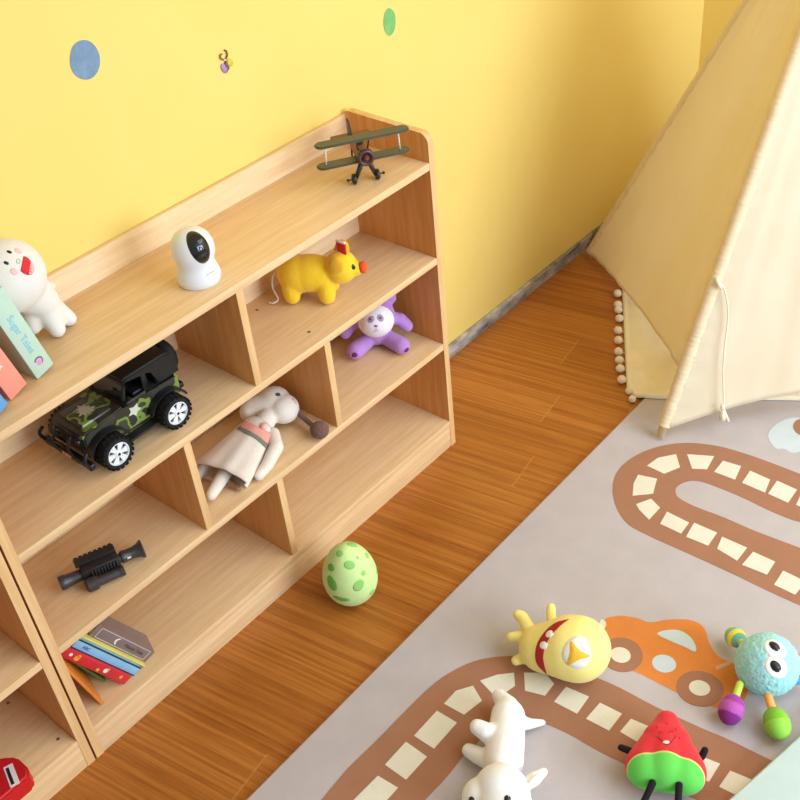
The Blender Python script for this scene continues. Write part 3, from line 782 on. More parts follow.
# ------------------------------------------------------------------ biplane
def biplane():
    wm = (at(354, 182.2, Z1)+at(378, 179.2, Z1))/2
    ang = math.atan2(-.752, -.659)+math.radians(8)
    root = thing('toy_biplane', 'dark green and red toy biplane at the right end of the top shelf', 'toy plane', (wm.x, wm.y, Z1), ang)
    green, maroon, black = plain('plane_olive', (84, 82, 62), .45), plain('plane_maroon', (124, 52, 38), .4), plain('plane_black', (40, 36, 36), .4)
    brown = plain('plane_cowl', (78, 50, 46), .35)
    cz = .064
    bm = bmesh.new()
    prof = [(0, -.118), (.004, -.117), (.007, -.105), (.011, -.07), (.0155, -.03), (.017, 0), (.0165, .018)]
    M = Matrix.Translation((0, 0, cz)) @ Matrix.Rotation(math.radians(-4), 4, 'Y') @ Matrix.Rotation(PI/2, 4, 'Y')
    lathe(bm, prof, 24, 0, M); mesh_from('fuselage', bm, maroon, root, True)
    bm = bmesh.new(); lathe(bm, [(.0165, .014), (.0185, .016), (.0190, .026), (.0165, .033), (.012, .033), (.011, .028), (0, .028)], 24, 0, M)
    mesh_from('cowling', bm, brown, root, True)
    bm = bmesh.new(); lathe(bm, [(.0065, .026), (.0065, .032), (.003, .038), (0, .040)], 16, 0, M); mesh_from('hub', bm, maroon, root, True)
    def wing(name, x, z, half, chord, thick=.006):
        bm = bmesh.new(); pts = []
        for sx in (1, -1):
            for i in range(9):
                a = (-PI/2 + PI*i/8) if sx == 1 else (PI/2 + PI*i/8)
                pts.append((x+chord/2*math.sin(a)*(1 if sx == 1 else 1), sx*(half-chord*.45)+chord*.45*math.cos(a)))
        prism(bm, pts, z-thick/2, z+thick/2)
        es = [e for e in bm.edges if len(e.link_faces) == 2 and abs(e.verts[0].co.z-e.verts[1].co.z) < 1e-5]
        bmesh.ops.bevel(bm, geom=es, offset=.0024, segments=2, affect='EDGES')
        return autosmooth(mesh_from(name, bm, green, root), 40)
    wing('upper_wing', .010, .105, .103, .032); wing('lower_wing', .002, .054, .103, .032)
    for s in (-1, 1):
        for dx in (.004,):
            if True:
                bm = bmesh.new(); rod(bm, (dx-.003, s*.082, .055), (dx+.004, s*.079, .103), .0020, seg=8)
                mesh_from('wing_strut', bm, plain('strut_cream', (230, 216, 196), .5), root, True)
        bm = bmesh.new(); rod(bm, (.008, s*.010, .076), (.010, s*.016, .106), .0016, seg=8); mesh_from('cabane_strut', bm, black, root, True)
        bm = bmesh.new(); rod(bm, (.014, s*.008, .050), (.004, s*.022, .012), .0058, .0046, seg=10); mesh_from('gear_leg', bm, black, root, True)
        bm = bmesh.new(); lathe(bm, [(0, -.005), (.008, -.005), (.0115, -.003), (.0115, .003), (.008, .005), (0, .005)], 20, 0, Matrix.Translation((.004, s*.026, .0117)) @ Matrix.Rotation(PI/2, 4, 'X'))
        w = mesh_from('wheel', bm, black, root, True)
        bm = bmesh.new(); rod(bm, (.004, s*.026, .0117), (.004, s*.039, .0117), .0015, seg=8); ell(bm, (.004, s*.040, .0117), .0034, sub=2)
        mesh_from('axle_end', bm, black, root, True)
    bm = bmesh.new()
    prism(bm, [(-.118, .0), (-.088, .0), (-.098, .018), (-.110, .034), (-.122, .038), (-.126, .02)], -.002, .002, 0, Matrix(((1, 0, 0, 0), (0, 0, 1, 0), (0, 1, 0, cz-.007), (0, 0, 0, 1))))
    mesh_from('tail_fin', bm, black, root)
    bm = bmesh.new(); prism(bm, [(-.122, -.042), (-.108, -.046), (-.092, -.030), (-.088, 0), (-.092, .030), (-.108, .046), (-.122, .042)], cz-.007, cz-.003)
    mesh_from('tailplane', bm, maroon, root)
    bm = bmesh.new(); rod(bm, (-.108, 0, cz-.007), (-.116, 0, .0026), .0022, seg=8); mesh_from('tail_skid', bm, black, root)
    bm = bmesh.new(); ell(bm, (-.022, 0, cz+.016), (.012, .009, .005)); mesh_from('cockpit', bm, black, root, True)
biplane()

# ------------------------------------------------------------------ yellow pig
def pig():
    d = Vector((.53, -.85, 0)); ang = math.atan2(d.y, d.x); left = Vector((.85, .53, 0))
    near = (at(294, 303, Z2)+at(330, 303, Z2))/2
    o = near + left*.024
    root = thing('plush_pig', 'yellow plush pig with a red snout on the middle right shelf', 'plush toy', (o.x, o.y, Z2), ang)
    yel = plush('pig_yellow', (246, 202, 46), .5, 240, .3)
    bm = bmesh.new()
    ell(bm, (-.026, 0, .062), (.050, .043, .044), None, 4); ell(bm, (.018, 0, .061), (.046, .040, .042), None, 4); ell(bm, (0, 0, .064), (.064, .042, .043), None, 4)
    ell(bm, (.072, 0, .080), (.037, .038, .038), None, 4); chain(bm, [(.072, 0, .075), (.105, 0, .075)], [.028, .017])
    for x in (-.042, .038):
        for y in (-.023, .023): chain(bm, [(x, y, .04), (x, y*1.08, .019)], [.0225, .0195])
    body = blob('body', bm, yel, root, .0032, 5, post=lambda c: Vector((c.x, c.y, max(c.z, .0006))))
    bm = bmesh.new(); lathe(bm, [(0, -.004), (.0120, -.004), (.0138, .002), (.0125, .007), (.008, .009), (0, .0095)], 24, 0, Matrix.Translation((.119, 0, .078)) @ Matrix.Rotation(math.radians(82), 4, 'Y'))
    mesh_from('snout', bm, plush('snout_orange', (226, 84, 36), .3, 300, .2), root, True)
    for s in (-1, 1):
        bm = bmesh.new(); ell(bm, (.070, s*.033, .101), (.0175, .0085, .027), Matrix.Rotation(s*-.15, 3, 'X') @ Matrix.Rotation(.25, 3, 'Y'))
        mesh_from('ear', bm, plush('pig_ear_yellow', (232, 178, 40), .5, 240, .3), root, True)
    sk = Skin(body, root)
    sk.disc('eye', (353.3, 267), (356, 265), .0052, .0062, BLACK, .002)
    sk.disc('eye_glint', (354, 265.6), (356, 265), .0016, .0016, plain('glint_white', (245, 245, 245), .3), .0024, seg=10)
    # red felt flap with white edge on top of the head
    red = plush('flap_red', (214, 44, 40), .3, 300, .2)
    bm = bmesh.new(); bx(bm, (-.014, -.002, -.008), (.012, .002, .020), 0, Matrix.Translation((.080, -.002, .122)) @ Matrix.Rotation(-.5, 4, 'Z'), .0018, 2); mesh_from('flap', bm, red, root, True)
    bm = bmesh.new(); bx(bm, (-.014, -.0026, .0185), (.012, .0026, .0235), 0, Matrix.Translation((.080, -.002, .122)) @ Matrix.Rotation(-.5, 4, 'Z'), .0015, 2); mesh_from('flap_edge', bm, plush('flap_white', (240, 226, 214), .2), root, True)
    # pale string loop hanging behind
    bm = bmesh.new(); tube(bm, catmull([(-.070, -.004, .075), (-.084, -.010, .060), (-.086, -.018, .035), (-.076, -.026, .012), (-.088, -.032, .004), (-.098, -.028, .004)], 6), .0022, 8)
    mesh_from('string_loop', bm, plush('string_white', (226, 214, 200), .1), root, True)
pig()

# ------------------------------------------------------------------ purple bear
def bear():
    f = (at(355.5, 357, Z3)+at(399, 353, Z3))/2; fd = Vector((-.71, -.70, 0)); o = f - fd*.048 + Vector((.695, -.718, 0))*.005
    root = thing('plush_bear', 'purple plush bear with a white face sitting on the right of the third shelf', 'plush toy', (o.x, o.y, Z3), math.atan2(fd.y, fd.x))
    pur = plush('bear_purple', (184, 134, 200), .5, 240, .3); wht = plush('bear_white', (238, 228, 236), .5, 240, .35)
    bm = bmesh.new()
    ell(bm, (-.004, 0, .040), (.036, .038, .040), None, 4)
    ell(bm, (.008, .001, .088), (.046, .050, .047), None, 4)
    for s in (-1, 1):
        chain(bm, [(.015, s*.026, .024), (.052, s*.057, .0225)], [.021, .0225])
        chain(bm, [(-.004, s*.036, .072), (-.002, s*.062, .064), (.004, s*.077, .046)], [.017, .0165, .0155])
        ell(bm, (-.006, s*.038, .128), (.011, .021, .021), None, 3)
    body = blob('body', bm, pur, root, .003, 5, post=lambda c: Vector((c.x, c.y, max(c.z, .0006))))
    sk = Skin(body, root)
    bm = bmesh.new(); ell(bm, (.0195, .002, .087), (.0450, .0455, .0445), None, 4); face = mesh_from('face', bm, wht, root, True)
    fk = Skin(face, root)
    lil = plush('bear_patch', (174, 148, 184), .3)
    for e, d in (((371, 319.5), (369, 322)), ((380.5, 318), (382, 320))):
        pt = fk.disc('eye_patch', e, d, .0095, .0075, lil, .001); fk.disc('eye', e, (e[0]+2, e[1]), .0034, .0034, plain('bear_eye', (96, 74, 110), .3), .0035, parent=pt)
    fk.disc('nose', (376, 326), (379, 326), .0048, .003, plain('bear_nose', (150, 104, 160), .5), .0018)
    fk.line('mouth', [(376, 327), (376, 330), (373.5, 332)], .0006, plain('bear_nose', (150, 104, 160)))
    fk.line('mouth', [(376, 330), (378.8, 331.5)], .0006, plain('bear_nose', (150, 104, 160)))
    for e, d in (((354.8, 355), (357, 353)), ((407, 350), (408.5, 348.5))):
        sk.disc('paw_heart', e, d, .008, .0065, plush('paw_plum', (112, 48, 108), .2), .001, shape=lambda a: 1-.22*max(0, math.cos(a))**6)
bear()

# ------------------------------------------------------------------ cloth doll lying on the third shelf
def doll():
    o = at(248, 440, Z3)
    root = thing('cloth_doll', 'cream cloth animal doll in a dress lying in the middle compartment', 'doll', (o.x, o.y, Z3))
    Mi = mat_of(root).inverted()
    P = lambda px, py, h: Mi @ at(px, py, Z3+h)
    cream = plush('doll_cream', (232, 220, 204), .3, 220, .3); linen = plush('doll_linen', (232, 218, 202), .2, 420, .45)
    bm = bmesh.new()
    hc = P(274, 402, .050); hn = P(284, 409, .044)
    ell(bm, hc, (.040, .040, .036), None, 4); ell(bm, hn, (.036, .034, .034), None, 4); 
    chain(bm, [P(268, 405, .050), P(254, 408, .046), P(250, 412, .042)], [.030, .027, .024])
    chain(bm, [P(272, 412, .045), P(258, 432, .034), P(240, 455, .030)], [.020, .026, .030])
    body = blob('body', bm, cream, root, .0034, 6, post=lambda c: Vector((c.x, c.y, max(c.z, .0015))))
    # dress: an open flattened cone
    axis0, axis1 = P(260, 428, .036), P(219, 476, .030)
    dirv = (axis1-axis0); Ld = dirv.length; dirv.normalize(); up = Vector((0, 0, 1)); lat = dirv.cross(up).normalized(); up = lat.cross(dirv)
    bm = bmesh.new(); rings = []; n = 48
    for k in range(15):
        t = k/14; c = axis0.lerp(axis1, t); wd = .036+.036*t**.8; hh = .034-.006*t
        ring = []
        for i in range(n):
            a = 2*PI*i/n; fold = 1+.05*t*math.sin(a*7+1)+.03*t*math.sin(a*11)
            p = c + lat*(wd*fold*math.cos(a)) + up*(hh*fold*math.sin(a))
            p.z = max(p.z, .002); ring.append(bm.verts.new(p))
        rings.append(ring)
    for A, B in zip(rings, rings[1:]):
        for i in range(n): bm.faces.new((A[i], A[(i+1) % n], B[(i+1) % n], B[i]))
    dr = mesh_from('dress', bm, linen, root, True); dr.modifiers.new('t', 'SOLIDIFY').thickness = .0022
    sk = Skin(dr, root)
    sk.strip('kerchief', [(245, 421), (252, 424), (262, 429), (272, 434)], [(240, 427), (248, 431), (257, 436), (267, 444)], plush('kerchief_pink', (232, 160, 144), .2), lift=.002)
    sk.strip('neck_trim', [(240, 427), (248, 431), (257, 436), (267, 444)], [(237, 429), (246, 434), (256, 439.5), (265.5, 448.5)], plush('trim_green', (120, 128, 108), .2), lift=.0022)
    bm = bmesh.new(); chain(bm, [P(238, 452, .03), P(222, 478, .024), P(211, 495, .018)], [.017, .0155, .013]); chain(bm, [P(226, 448, .026), P(205, 466, .020), P(196, 478, .016)], [.016, .014, .012])
    blob('legs', bm, cream, root, .0026, 4)
    bm = bmesh.new(); chain(bm, [P(273, 434, .034), P(276, 447, .028), P(268, 464, .018), P(259, 476, .014)], [.016, .0175, .0145, .011]); blob('arm', bm, cream, root, .0026, 4)
    bm = bmesh.new(); chain(bm, [P(228, 482, .010), P(238, 488, .009)], [.008, .008]); blob('shoe', bm, plush('shoe_tan', (160, 124, 92), .2), root, .002, 3)
    bm = bmesh.new(); ell(bm, P(264, 426, .064), (.010, .009, .007)); mesh_from('bow', bm, plush('bow_pink', (238, 184, 170), .2), root, True)
    hk = Skin(body, root)
    hk.disc('eye', (278, 394.5), (281, 394.5), .0062, .0048, plush('doll_eye', (96, 84, 80), .2), .0012)
    hk.disc('eye_pupil', (278.6, 394.5), (281, 394.5), .003, .003, BLACK, .0018)
    hk.disc('nose', (294.5, 401), (296, 404), .0085, .005, plush('doll_nose_pink', (222, 176, 158), .2), .002)
    bm = bmesh.new(); tube(bm, catmull([P(289, 406, .045), P(298, 413, .034), P(306, 420, .024), P(314, 427, .020)], 6), .0062, 10)
    yarn = plush('doll_brown_yarn', (118, 84, 76), .3, 300, .6)
    mesh_from('yarn_strap', bm, yarn, root, True)
    bm = bmesh.new(); ell(bm, P(319.5, 430, .022), (.0215, .0215, .020), None, 4)
    for v in bm.verts: v.co += (v.co-P(319.5, 430, .022))*.09*noise.noise(v.co*220)
    mesh_from('yarn_tassel', bm, yarn, root, True)
doll()

# ------------------------------------------------------------------ toy jeep
def jeep():
    root = thing('toy_jeep', 'camouflage toy jeep with big black tyres on the middle shelf', 'toy car', (-.8540, -.1405, Z2+.0004), PI)
    blk = plain('jeep_black', (22, 21, 22), .38, .4); tyre = plain('tyre_rubber', (24, 23, 23), .7, .3); glass = plain('jeep_glass', (18, 20, 24), .1, .6)
    t = NT('jeep_camouflage'); v = t.coord(); f = t.noise(v, 26, 2, .4)
    t.color(t.ramp(f, [(.0, lin((58, 57, 48))), (.44, lin((48, 44, 38))), (.545, lin((118, 138, 62))), (.62, lin((60, 62, 46))), (.70, lin((50, 46, 38)))], 'CONSTANT')); t.rough(.32)
    camo = t.m
    alloy = plain('rim_silver', (226, 226, 226), .3, .6)
    W = .052  # half body width
    # chassis and body
    bm = bmesh.new()
    side = [(-.115, .045), (-.100, .040), (-.100, .050), (-.092, .066), (-.058, .068), (-.046, .052), (-.040, .036), (.034, .036), (.042, .052), (.050, .066), (.084, .066), (.094, .054), (.108, .050), (.112, .060), (.112, .082), (.104, .088), (.030, .092), (.018, .094), (.018, .088), (-.110, .090), (-.116, .084)]
    prism(bm, side, -W, W, 0, Matrix(((1, 0, 0, 0), (0, 0, 1, 0), (0, 1, 0, 0), (0, 0, 0, 1))))
    es = [e for e in bm.edges if len(e.link_faces) == 2 and abs(e.verts[0].co.y-e.verts[1].co.y) < 1e-6]
    bmesh.ops.bevel(bm, geom=es, offset=.003, segments=2, affect='EDGES')
    body = autosmooth(mesh_from('body', bm, camo, root), 40)
    box('chassis', (-.108, -.038, .022), (.106, .038, .040), blk, root, .003)
    # hood bulge, emblem
    box('hood', (.032, -.036, .088), (.100, .036, .096), camo, root, .004)
    sand = plain('emblem_sand', (176, 164, 138), .5)
    bm = bmesh.new(); pts = []
    for i in range(20):
        a = 2*PI*i/20; r = (.021 if i % 2 else .012)*(1+.15*math.sin(3*a)); pts.append((.066+r*math.cos(a)*.85, r*math.sin(a)))
    prism(bm, pts, .0955, .0966); mesh_from('hood_emblem', bm, sand, root)
    for s in (-1, 1):
        bm = bmesh.new(); pts = []
        for i in range(10):
            a = 2*PI*i/10+.3; r = .014 if i % 2 else .0075; pts.append((-.004+r*math.cos(a)*1.15, .072+r*math.sin(a)))
        prism(bm, pts, s*(W-.0003), s*(W+.0007), 0, Matrix(((1, 0, 0, 0), (0, 0, 1, 0), (0, 1, 0, 0), (0, 0, 0, 1))))
        mesh_from('door_emblem', bm, sand if s < 0 else plain('emblem_pale', (206, 204, 184), .5), root)
    # fenders
    for xc in (.072, -.072):
        for s in (-1, 1):
            bm = bmesh.new(); rows = []
            arc = [(xc+.047*math.cos(a), .034+.044*math.sin(a)) for a in [math.radians(18)+math.radians(144)*i/12 for i in range(13)]]
            arc2 = [(xc+.0430*math.cos(a), .034+.0405*math.sin(a)) for a in [math.radians(162)-math.radians(144)*i/12 for i in range(13)]]
            prism(bm, arc+arc2, s*.040, s*.069, 0, Matrix(((1, 0, 0, 0), (0, 0, 1, 0), (0, 1, 0, 0), (0, 0, 0, 1))))
            autosmooth(mesh_from('fender', bm, blk, root), 40)
            # wheel
            Wm = Matrix.Translation((xc, s*.070, .0345)) @ Matrix.Rotation(-s*PI/2, 4, 'X')
            bm = bmesh.new()
            prof = [(.0235, -.017), (.030, -.018), (.0335, -.013), (.0335, .013), (.030, .018), (.0245, .0185), (.0235, .013)]
            lathe(bm, prof, 40, 0, Wm)
            for i in range(20):   # tread blocks
                a = 2*PI*i/20
                for zz, da in ((-.0135, 0), (.0, .5), (.0135, 0)):
                    aa = a+da*2*PI/20
                    bx(bm, (.0322, -.0030, zz-.0042), (.0347, .0030, zz+.0042), 0, Wm @ Matrix.Rotation(aa, 4, 'Z'))
            wh = autosmooth(mesh_from('wheel', bm, tyre, root), 40)
            bm = bmesh.new()
            lathe(bm, [(.0245, .010), (.0245, .0165), (.0215, .0170), (.0205, .013), (.0205, .010)], 36, 0, Wm)
            for i in range(6):
                R = Wm @ Matrix.Rotation(2*PI*i/6, 4, 'Z')
                prism(bm, [(.004, -.0028), (.0215, -.0068), (.0215, .0068), (.004, .0028)], .0125, .0155, 0, R)
            lathe(bm, [(.0065, .011), (.0065, .0165), (.0045, .018), (0, .018)], 18, 0, Wm)
            autosmooth(mesh_from('rim', bm, alloy, wh), 40)
            bm = bmesh.new(); lathe(bm, [(.0238, .009), (0, .009)], 30, 0, Wm); lathe(bm, [(0, .0188), (.003, .0188), (.003, .0178)], 12, 0, Wm); mesh_from('hub', bm, blk, wh)
            bm = bmesh.new(); rod(bm, (xc, s*.03, .0345), (xc, s*.06, .0345), .006); mesh_from('axle', bm, blk, root)
            bm = bmesh.new(); rod(bm, (xc-.012, s*.034, .040), (xc-.012, s*.048, .064), .0055, seg=12); mesh_from('shock_absorber', bm, blk, root)
        # steps
    for s in (-1, 1):
        box('side_step', (-.036, s*W if s > 0 else -.074, .028), (.032, .074 if s > 0 else -W, .033), blk, root, .0015)
        box('mirror', (.010, s*.060-.006, .098), (.016, s*.060+.006, .108), blk, root, .002)
    # windscreen frame, cabin and roll cage
    bm = bmesh.new()
    for y0, y1 in ((-W, -W+.006), (W-.006, W)): bx(bm, (.012, y0, .09), (.018, y1, .140), 0, Matrix.Translation((.016, 0, .09)) @ Matrix.Rotation(-.30, 4, 'Y') @ Matrix.Translation((-.016, 0, -.09)), .001, 1)
    for z0, z1 in ((.134, .141), (.09, .096)): bx(bm, (.012, -W, z0), (.018, W, z1), 0, Matrix.Translation((.016, 0, .09)) @ Matrix.Rotation(-.30, 4, 'Y') @ Matrix.Translation((-.016, 0, -.09)), .001, 1)
    autosmooth(mesh_from('windscreen_frame', bm, blk, root), 40)
    box('windscreen', (.0145, -W+.005, .095), (.0155, W-.005, .135), glass, root, 0, Matrix.Translation((.016, 0, .09)) @ Matrix.Rotation(-.30, 4, 'Y') @ Matrix.Translation((-.016, 0, -.09)))
    bm = bmesh.new()
    prism(bm, [(.002, .134), (.0, .144), (-.006, .147), (-.096, .146), (-.112, .140), (-.120, .126), (-.124, .09), (-.070, .09), (-.064, .128), (-.052, .134)], -W+.001, W-.001, 0, Matrix(((1, 0, 0, 0), (0, 0, 1, 0), (0, 1, 0, 0), (0, 0, 0, 1))))
    es = [e for e in bm.edges if len(e.link_faces) == 2 and abs(e.verts[0].co.y-e.verts[1].co.y) < 1e-6]
    bmesh.ops.bevel(bm, geom=es, offset=.004, segments=3, affect='EDGES')
    autosmooth(mesh_from('soft_top', bm, blk, root), 40)
    for s in (-1, 1):
        bm = bmesh.new(); tube(bm, catmull([(-.040, s*.047, .09), (-.040, s*.047, .128), (-.036, s*.045, .136)], 5), .003, 8); mesh_from('roll_bar', bm, blk, root, True)
        box('door_top', (-.038, s*.050-.002, .088), (.012, s*.050+.002, .097), camo, root, .001)
        box('seat', (-.05, s*.024-.018, .080), (-.015, s*.024+.018, .10), blk, root, .004)
        box('seat_back', (-.056, s*.024-.018, .092), (-.044, s*.024+.018, .126), blk, root, .004)
    bm = bmesh.new(); Rm = Matrix.Translation((.002, .024, .108)) @ Matrix.Rotation(math.radians(-60), 4, 'Y')
    for i in range(20):
        a, b = 2*PI*i/20, 2*PI*(i+1)/20
        rod(bm, Rm @ Vector((.012*math.cos(a), .012*math.sin(a), 0)), Rm @ Vector((.012*math.cos(b), .012*math.sin(b), 0)), .0018, seg=6)
    rod(bm, Rm @ Vector((0, 0, 0)), (.014, .024, .094), .002, seg=6); mesh_from('steering_wheel', bm, blk, root)
    # front: grille, lights, bumper with bars
    box('grille', (.110, -.042, .050), (.116, .042, .084), blk, root, .002)
    bm = bmesh.new()
    for i in range(7): bx(bm, (.1155, -.020+i*.0062, .058), (.1172, -.0172+i*.0062, .078), 0)
    mesh_from('grille_bars', bm, plain('jeep_dark_grey', (52, 50, 50), .4), root)
    for s in (-1, 1):
        bm = bmesh.new(); lathe(bm, [(.009, 0), (.009, .003), (.006, .005), (0, .0055)], 18, 0, Matrix.Translation((.116, s*.032, .068)) @ Matrix.Rotation(PI/2, 4, 'Y')); mesh_from('headlight', bm, glass, root, True)
    bm = bmesh.new(); bx(bm, (.116, -.074, .024), (.129, .074, .038), 0, None, .003, 2)
    mesh_from('bumper', bm, blk, root)
    bm = bmesh.new()
    for s in (-1, 1): tube(bm, catmull([(.127, s*.025, .034), (.133, s*.024, .060), (.120, s*.022, .080)], 5), .003, 8)
    tube(bm, [(.132, -.024, .058), (.132, .024, .058)], .003, 8); mesh_from('bull_bar', bm, blk, root, True)
    for s in (-1, 1):
        bm = bmesh.new(); tube(bm, catmull([(.127, s*.070, .034), (.133, s*.072, .052), (.124, s*.069, .064)], 5), .0035, 8); mesh_from('bumper_horn', bm, blk, root, True)
    bm = bmesh.new(); bx(bm, (.1285, -.014, .0255), (.1292, .016, .0365), 0); mesh_from('number_plate', bm, plain('plate_red', (176, 92, 70), .4), root)
    bm = bmesh.new(); bx(bm, (.1275, -.0035, .029), (.1298, .004, .033), 0); bx(bm, (.1275, .007, .029), (.1298, .013, .033), 0); bx(bm, (.1275, -.012, .029), (.1298, -.007, .033), 0)
    mesh_from('plate_marks', bm, plain('plate_pale', (230, 214, 200), .4), root)
    for s in (-1, 1):
        bm = bmesh.new(); bx(bm, (.118, s*.045-.010, .0225), (.129, s*.045+.010, .0285), 0, None, .002, 2); mesh_from('bumper_light', bm, plain('bumper_silver', (200, 190, 180), .3), root)
    # rear bumper and spare wheel
    box('rear_bumper', (-.126, -.050, .050), (-.114, .050, .062), blk, root, .003)
    bm = bmesh.new(); Sm = Matrix.Translation((-.128, 0, .104)) @ Matrix.Rotation(-PI/2, 4, 'Y')
    lathe(bm, [(0, -.012), (.026, -.012), (.0325, -.008), (.034, 0), (.0325, .010), (.026, .0145), (.018, .0145), (.016, .010), (0, .010)], 36, 0, Sm)
    mesh_from('spare_wheel', bm, tyre, root, True)
jeep()

# ------------------------------------------------------------------ toy rifle scope
def scope():
    a, b = at(60, 585, Z3+.018), at(142, 549, Z3+.020)
    c = (a+b)/2; ang = math.atan2(b.y-a.y, b.x-a.x); L = (b-a).length
    root = thing('toy_scope', 'black plastic toy sight scope lying on the lower left shelf', 'toy', (c.x, c.y, Z3), ang)
    gm = plain('scope_gunmetal', (58, 52, 50), .38, .5); dk = plain('scope_black', (36, 32, 32), .5)
    h = L/2; zc = .021
    Mx = lambda y=0, z=zc: Matrix.Translation((0, y, z)) @ Matrix.Rotation(PI/2, 4, 'Y')
    def turned(name, prof, m, y=0, z=zc):
        bm = bmesh.new(); lathe(bm, prof, 28, 0, Mx(y, z)); return autosmooth(mesh_from(name, bm, m, root), 35)
    turned('front_tube', [(0, -h+.002), (.009, -h+.002), (.010, -h), (.0145, -h), (.0150, -h+.004), (.0150, -h+.012), (.0138, -h+.014), (.0125, -h+.03), (.0120, -h+.05), (.0120, -.02), (0, -.02)], gm)
    turned('eyepiece', [(0, h-.052), (.0100, h-.052), (.0100, h-.045), (.0128, h-.043), (.0132, h-.036), (.0120, h-.034), (.0120, h-.018), (.0150, h-.006), (.0190, h-.001), (.0190, h+.002), (.016, h+.002), (.010, h-.004), (0, h-.004)], gm)
    box('mount_body', (-.040, -.017, .007), (.036, .016, .040), dk, root, .003)
    bm = bmesh.new(); bx(bm, (-.046, .004, .036), (.036, .024, .0455), 0, None, .0015, 1)
    for i in range(8): bx(bm, (-.044+i*.0100, .0035, .0445), (-.037+i*.0100, .0245, .0472), 0)
    mesh_from('rail', bm, dk, root)
    bm = bmesh.new()
    for i in range(9): bx(bm, (-.022+i*.0062, -.0215, .017), (-.0188+i*.0062, -.016, .036), 0, None, .0006, 1)
    mesh_from('side_ribs', bm, gm, root)
    turned('side_tube', [(0, -.042), (.010, -.042), (.0145, -.038), (.0148, -.020), (.0105, -.016), (.0098, .026), (.0105, .027), (.0105, .037), (0, .037)], gm, -.031, .0156)
    bm = bmesh.new(); bx(bm, (-.018, -.031, .010), (.022, -.010, .020), 0, None, .002, 1); mesh_from('tube_bracket', bm, dk, root)
    bm = bmesh.new(); bx(bm, (h-.034, -.0128, zc+.0005), (h-.026, -.0118, zc+.005), 0); mesh_from('white_mark', bm, plain('scope_white', (214, 210, 206), .4), root)
scope()

# ------------------------------------------------------------------ spotted egg
def egg():
    o = at(352, 585, .03); r = .0615
    root = thing('plush_egg', 'pale green egg with darker green spots on the wood floor', 'toy egg', (o.x, o.y, 0))
    bm = bmesh.new(); prof = []
    n = 40; Hh = .186
    for i in range(n+1):
        t = i/n; a = PI*t; z = Hh*(.5-.5*math.cos(a)); k = math.sin(a)*(1+.20*math.cos(a))
        prof.append((max(0, r*k), z*(1-.02)))
    prof[0] = (0, prof[0][1]); prof[-1] = (0, prof[-1][1])
    T_ = Matrix.Rotation(math.radians(8), 4, Vector((.7, -.7, 0)))
    lathe(bm, prof, 64, 0, T_)
    mz = min(v.co.z for v in bm.verts)
    for v in bm.verts: v.co.z = max(v.co.z-mz, .003)-.0027
    body = mesh_from('shell', bm, plush('egg_pale_green', (206, 232, 152), .3, 300, .12, .04), root, True)
    sk = Skin(body, root)
    gr, g2 = plush('egg_spot_green', (150, 204, 110), .2, 300, .1), plush('egg_spot_dark', (116, 182, 76), .2, 300, .1)
    for (x, y), ru, rv, m in (((352.5, 544.5), .0125, .0095, gr), ((339.5, 553.5), .0095, .0075, gr), ((331, 567.5), .0115, .009, g2), ((349.7, 565), .0125, .0098, gr), ((357.5, 557.6), .0035, .0035, gr),
                             ((367, 555.5), .0085, .007, gr), ((363.5, 572.8), .006, .006, gr), ((331.8, 583.5), .0145, .020, g2), ((358.8, 585.5), .0125, .0155, gr), ((341, 599), .020, .008, g2), ((376.5, 570), .006, .010, gr), ((372, 592), .009, .008, gr)):
        sk.disc('spot', (x, y), (x+4, y+.6), ru, rv, m, .0003)
egg()

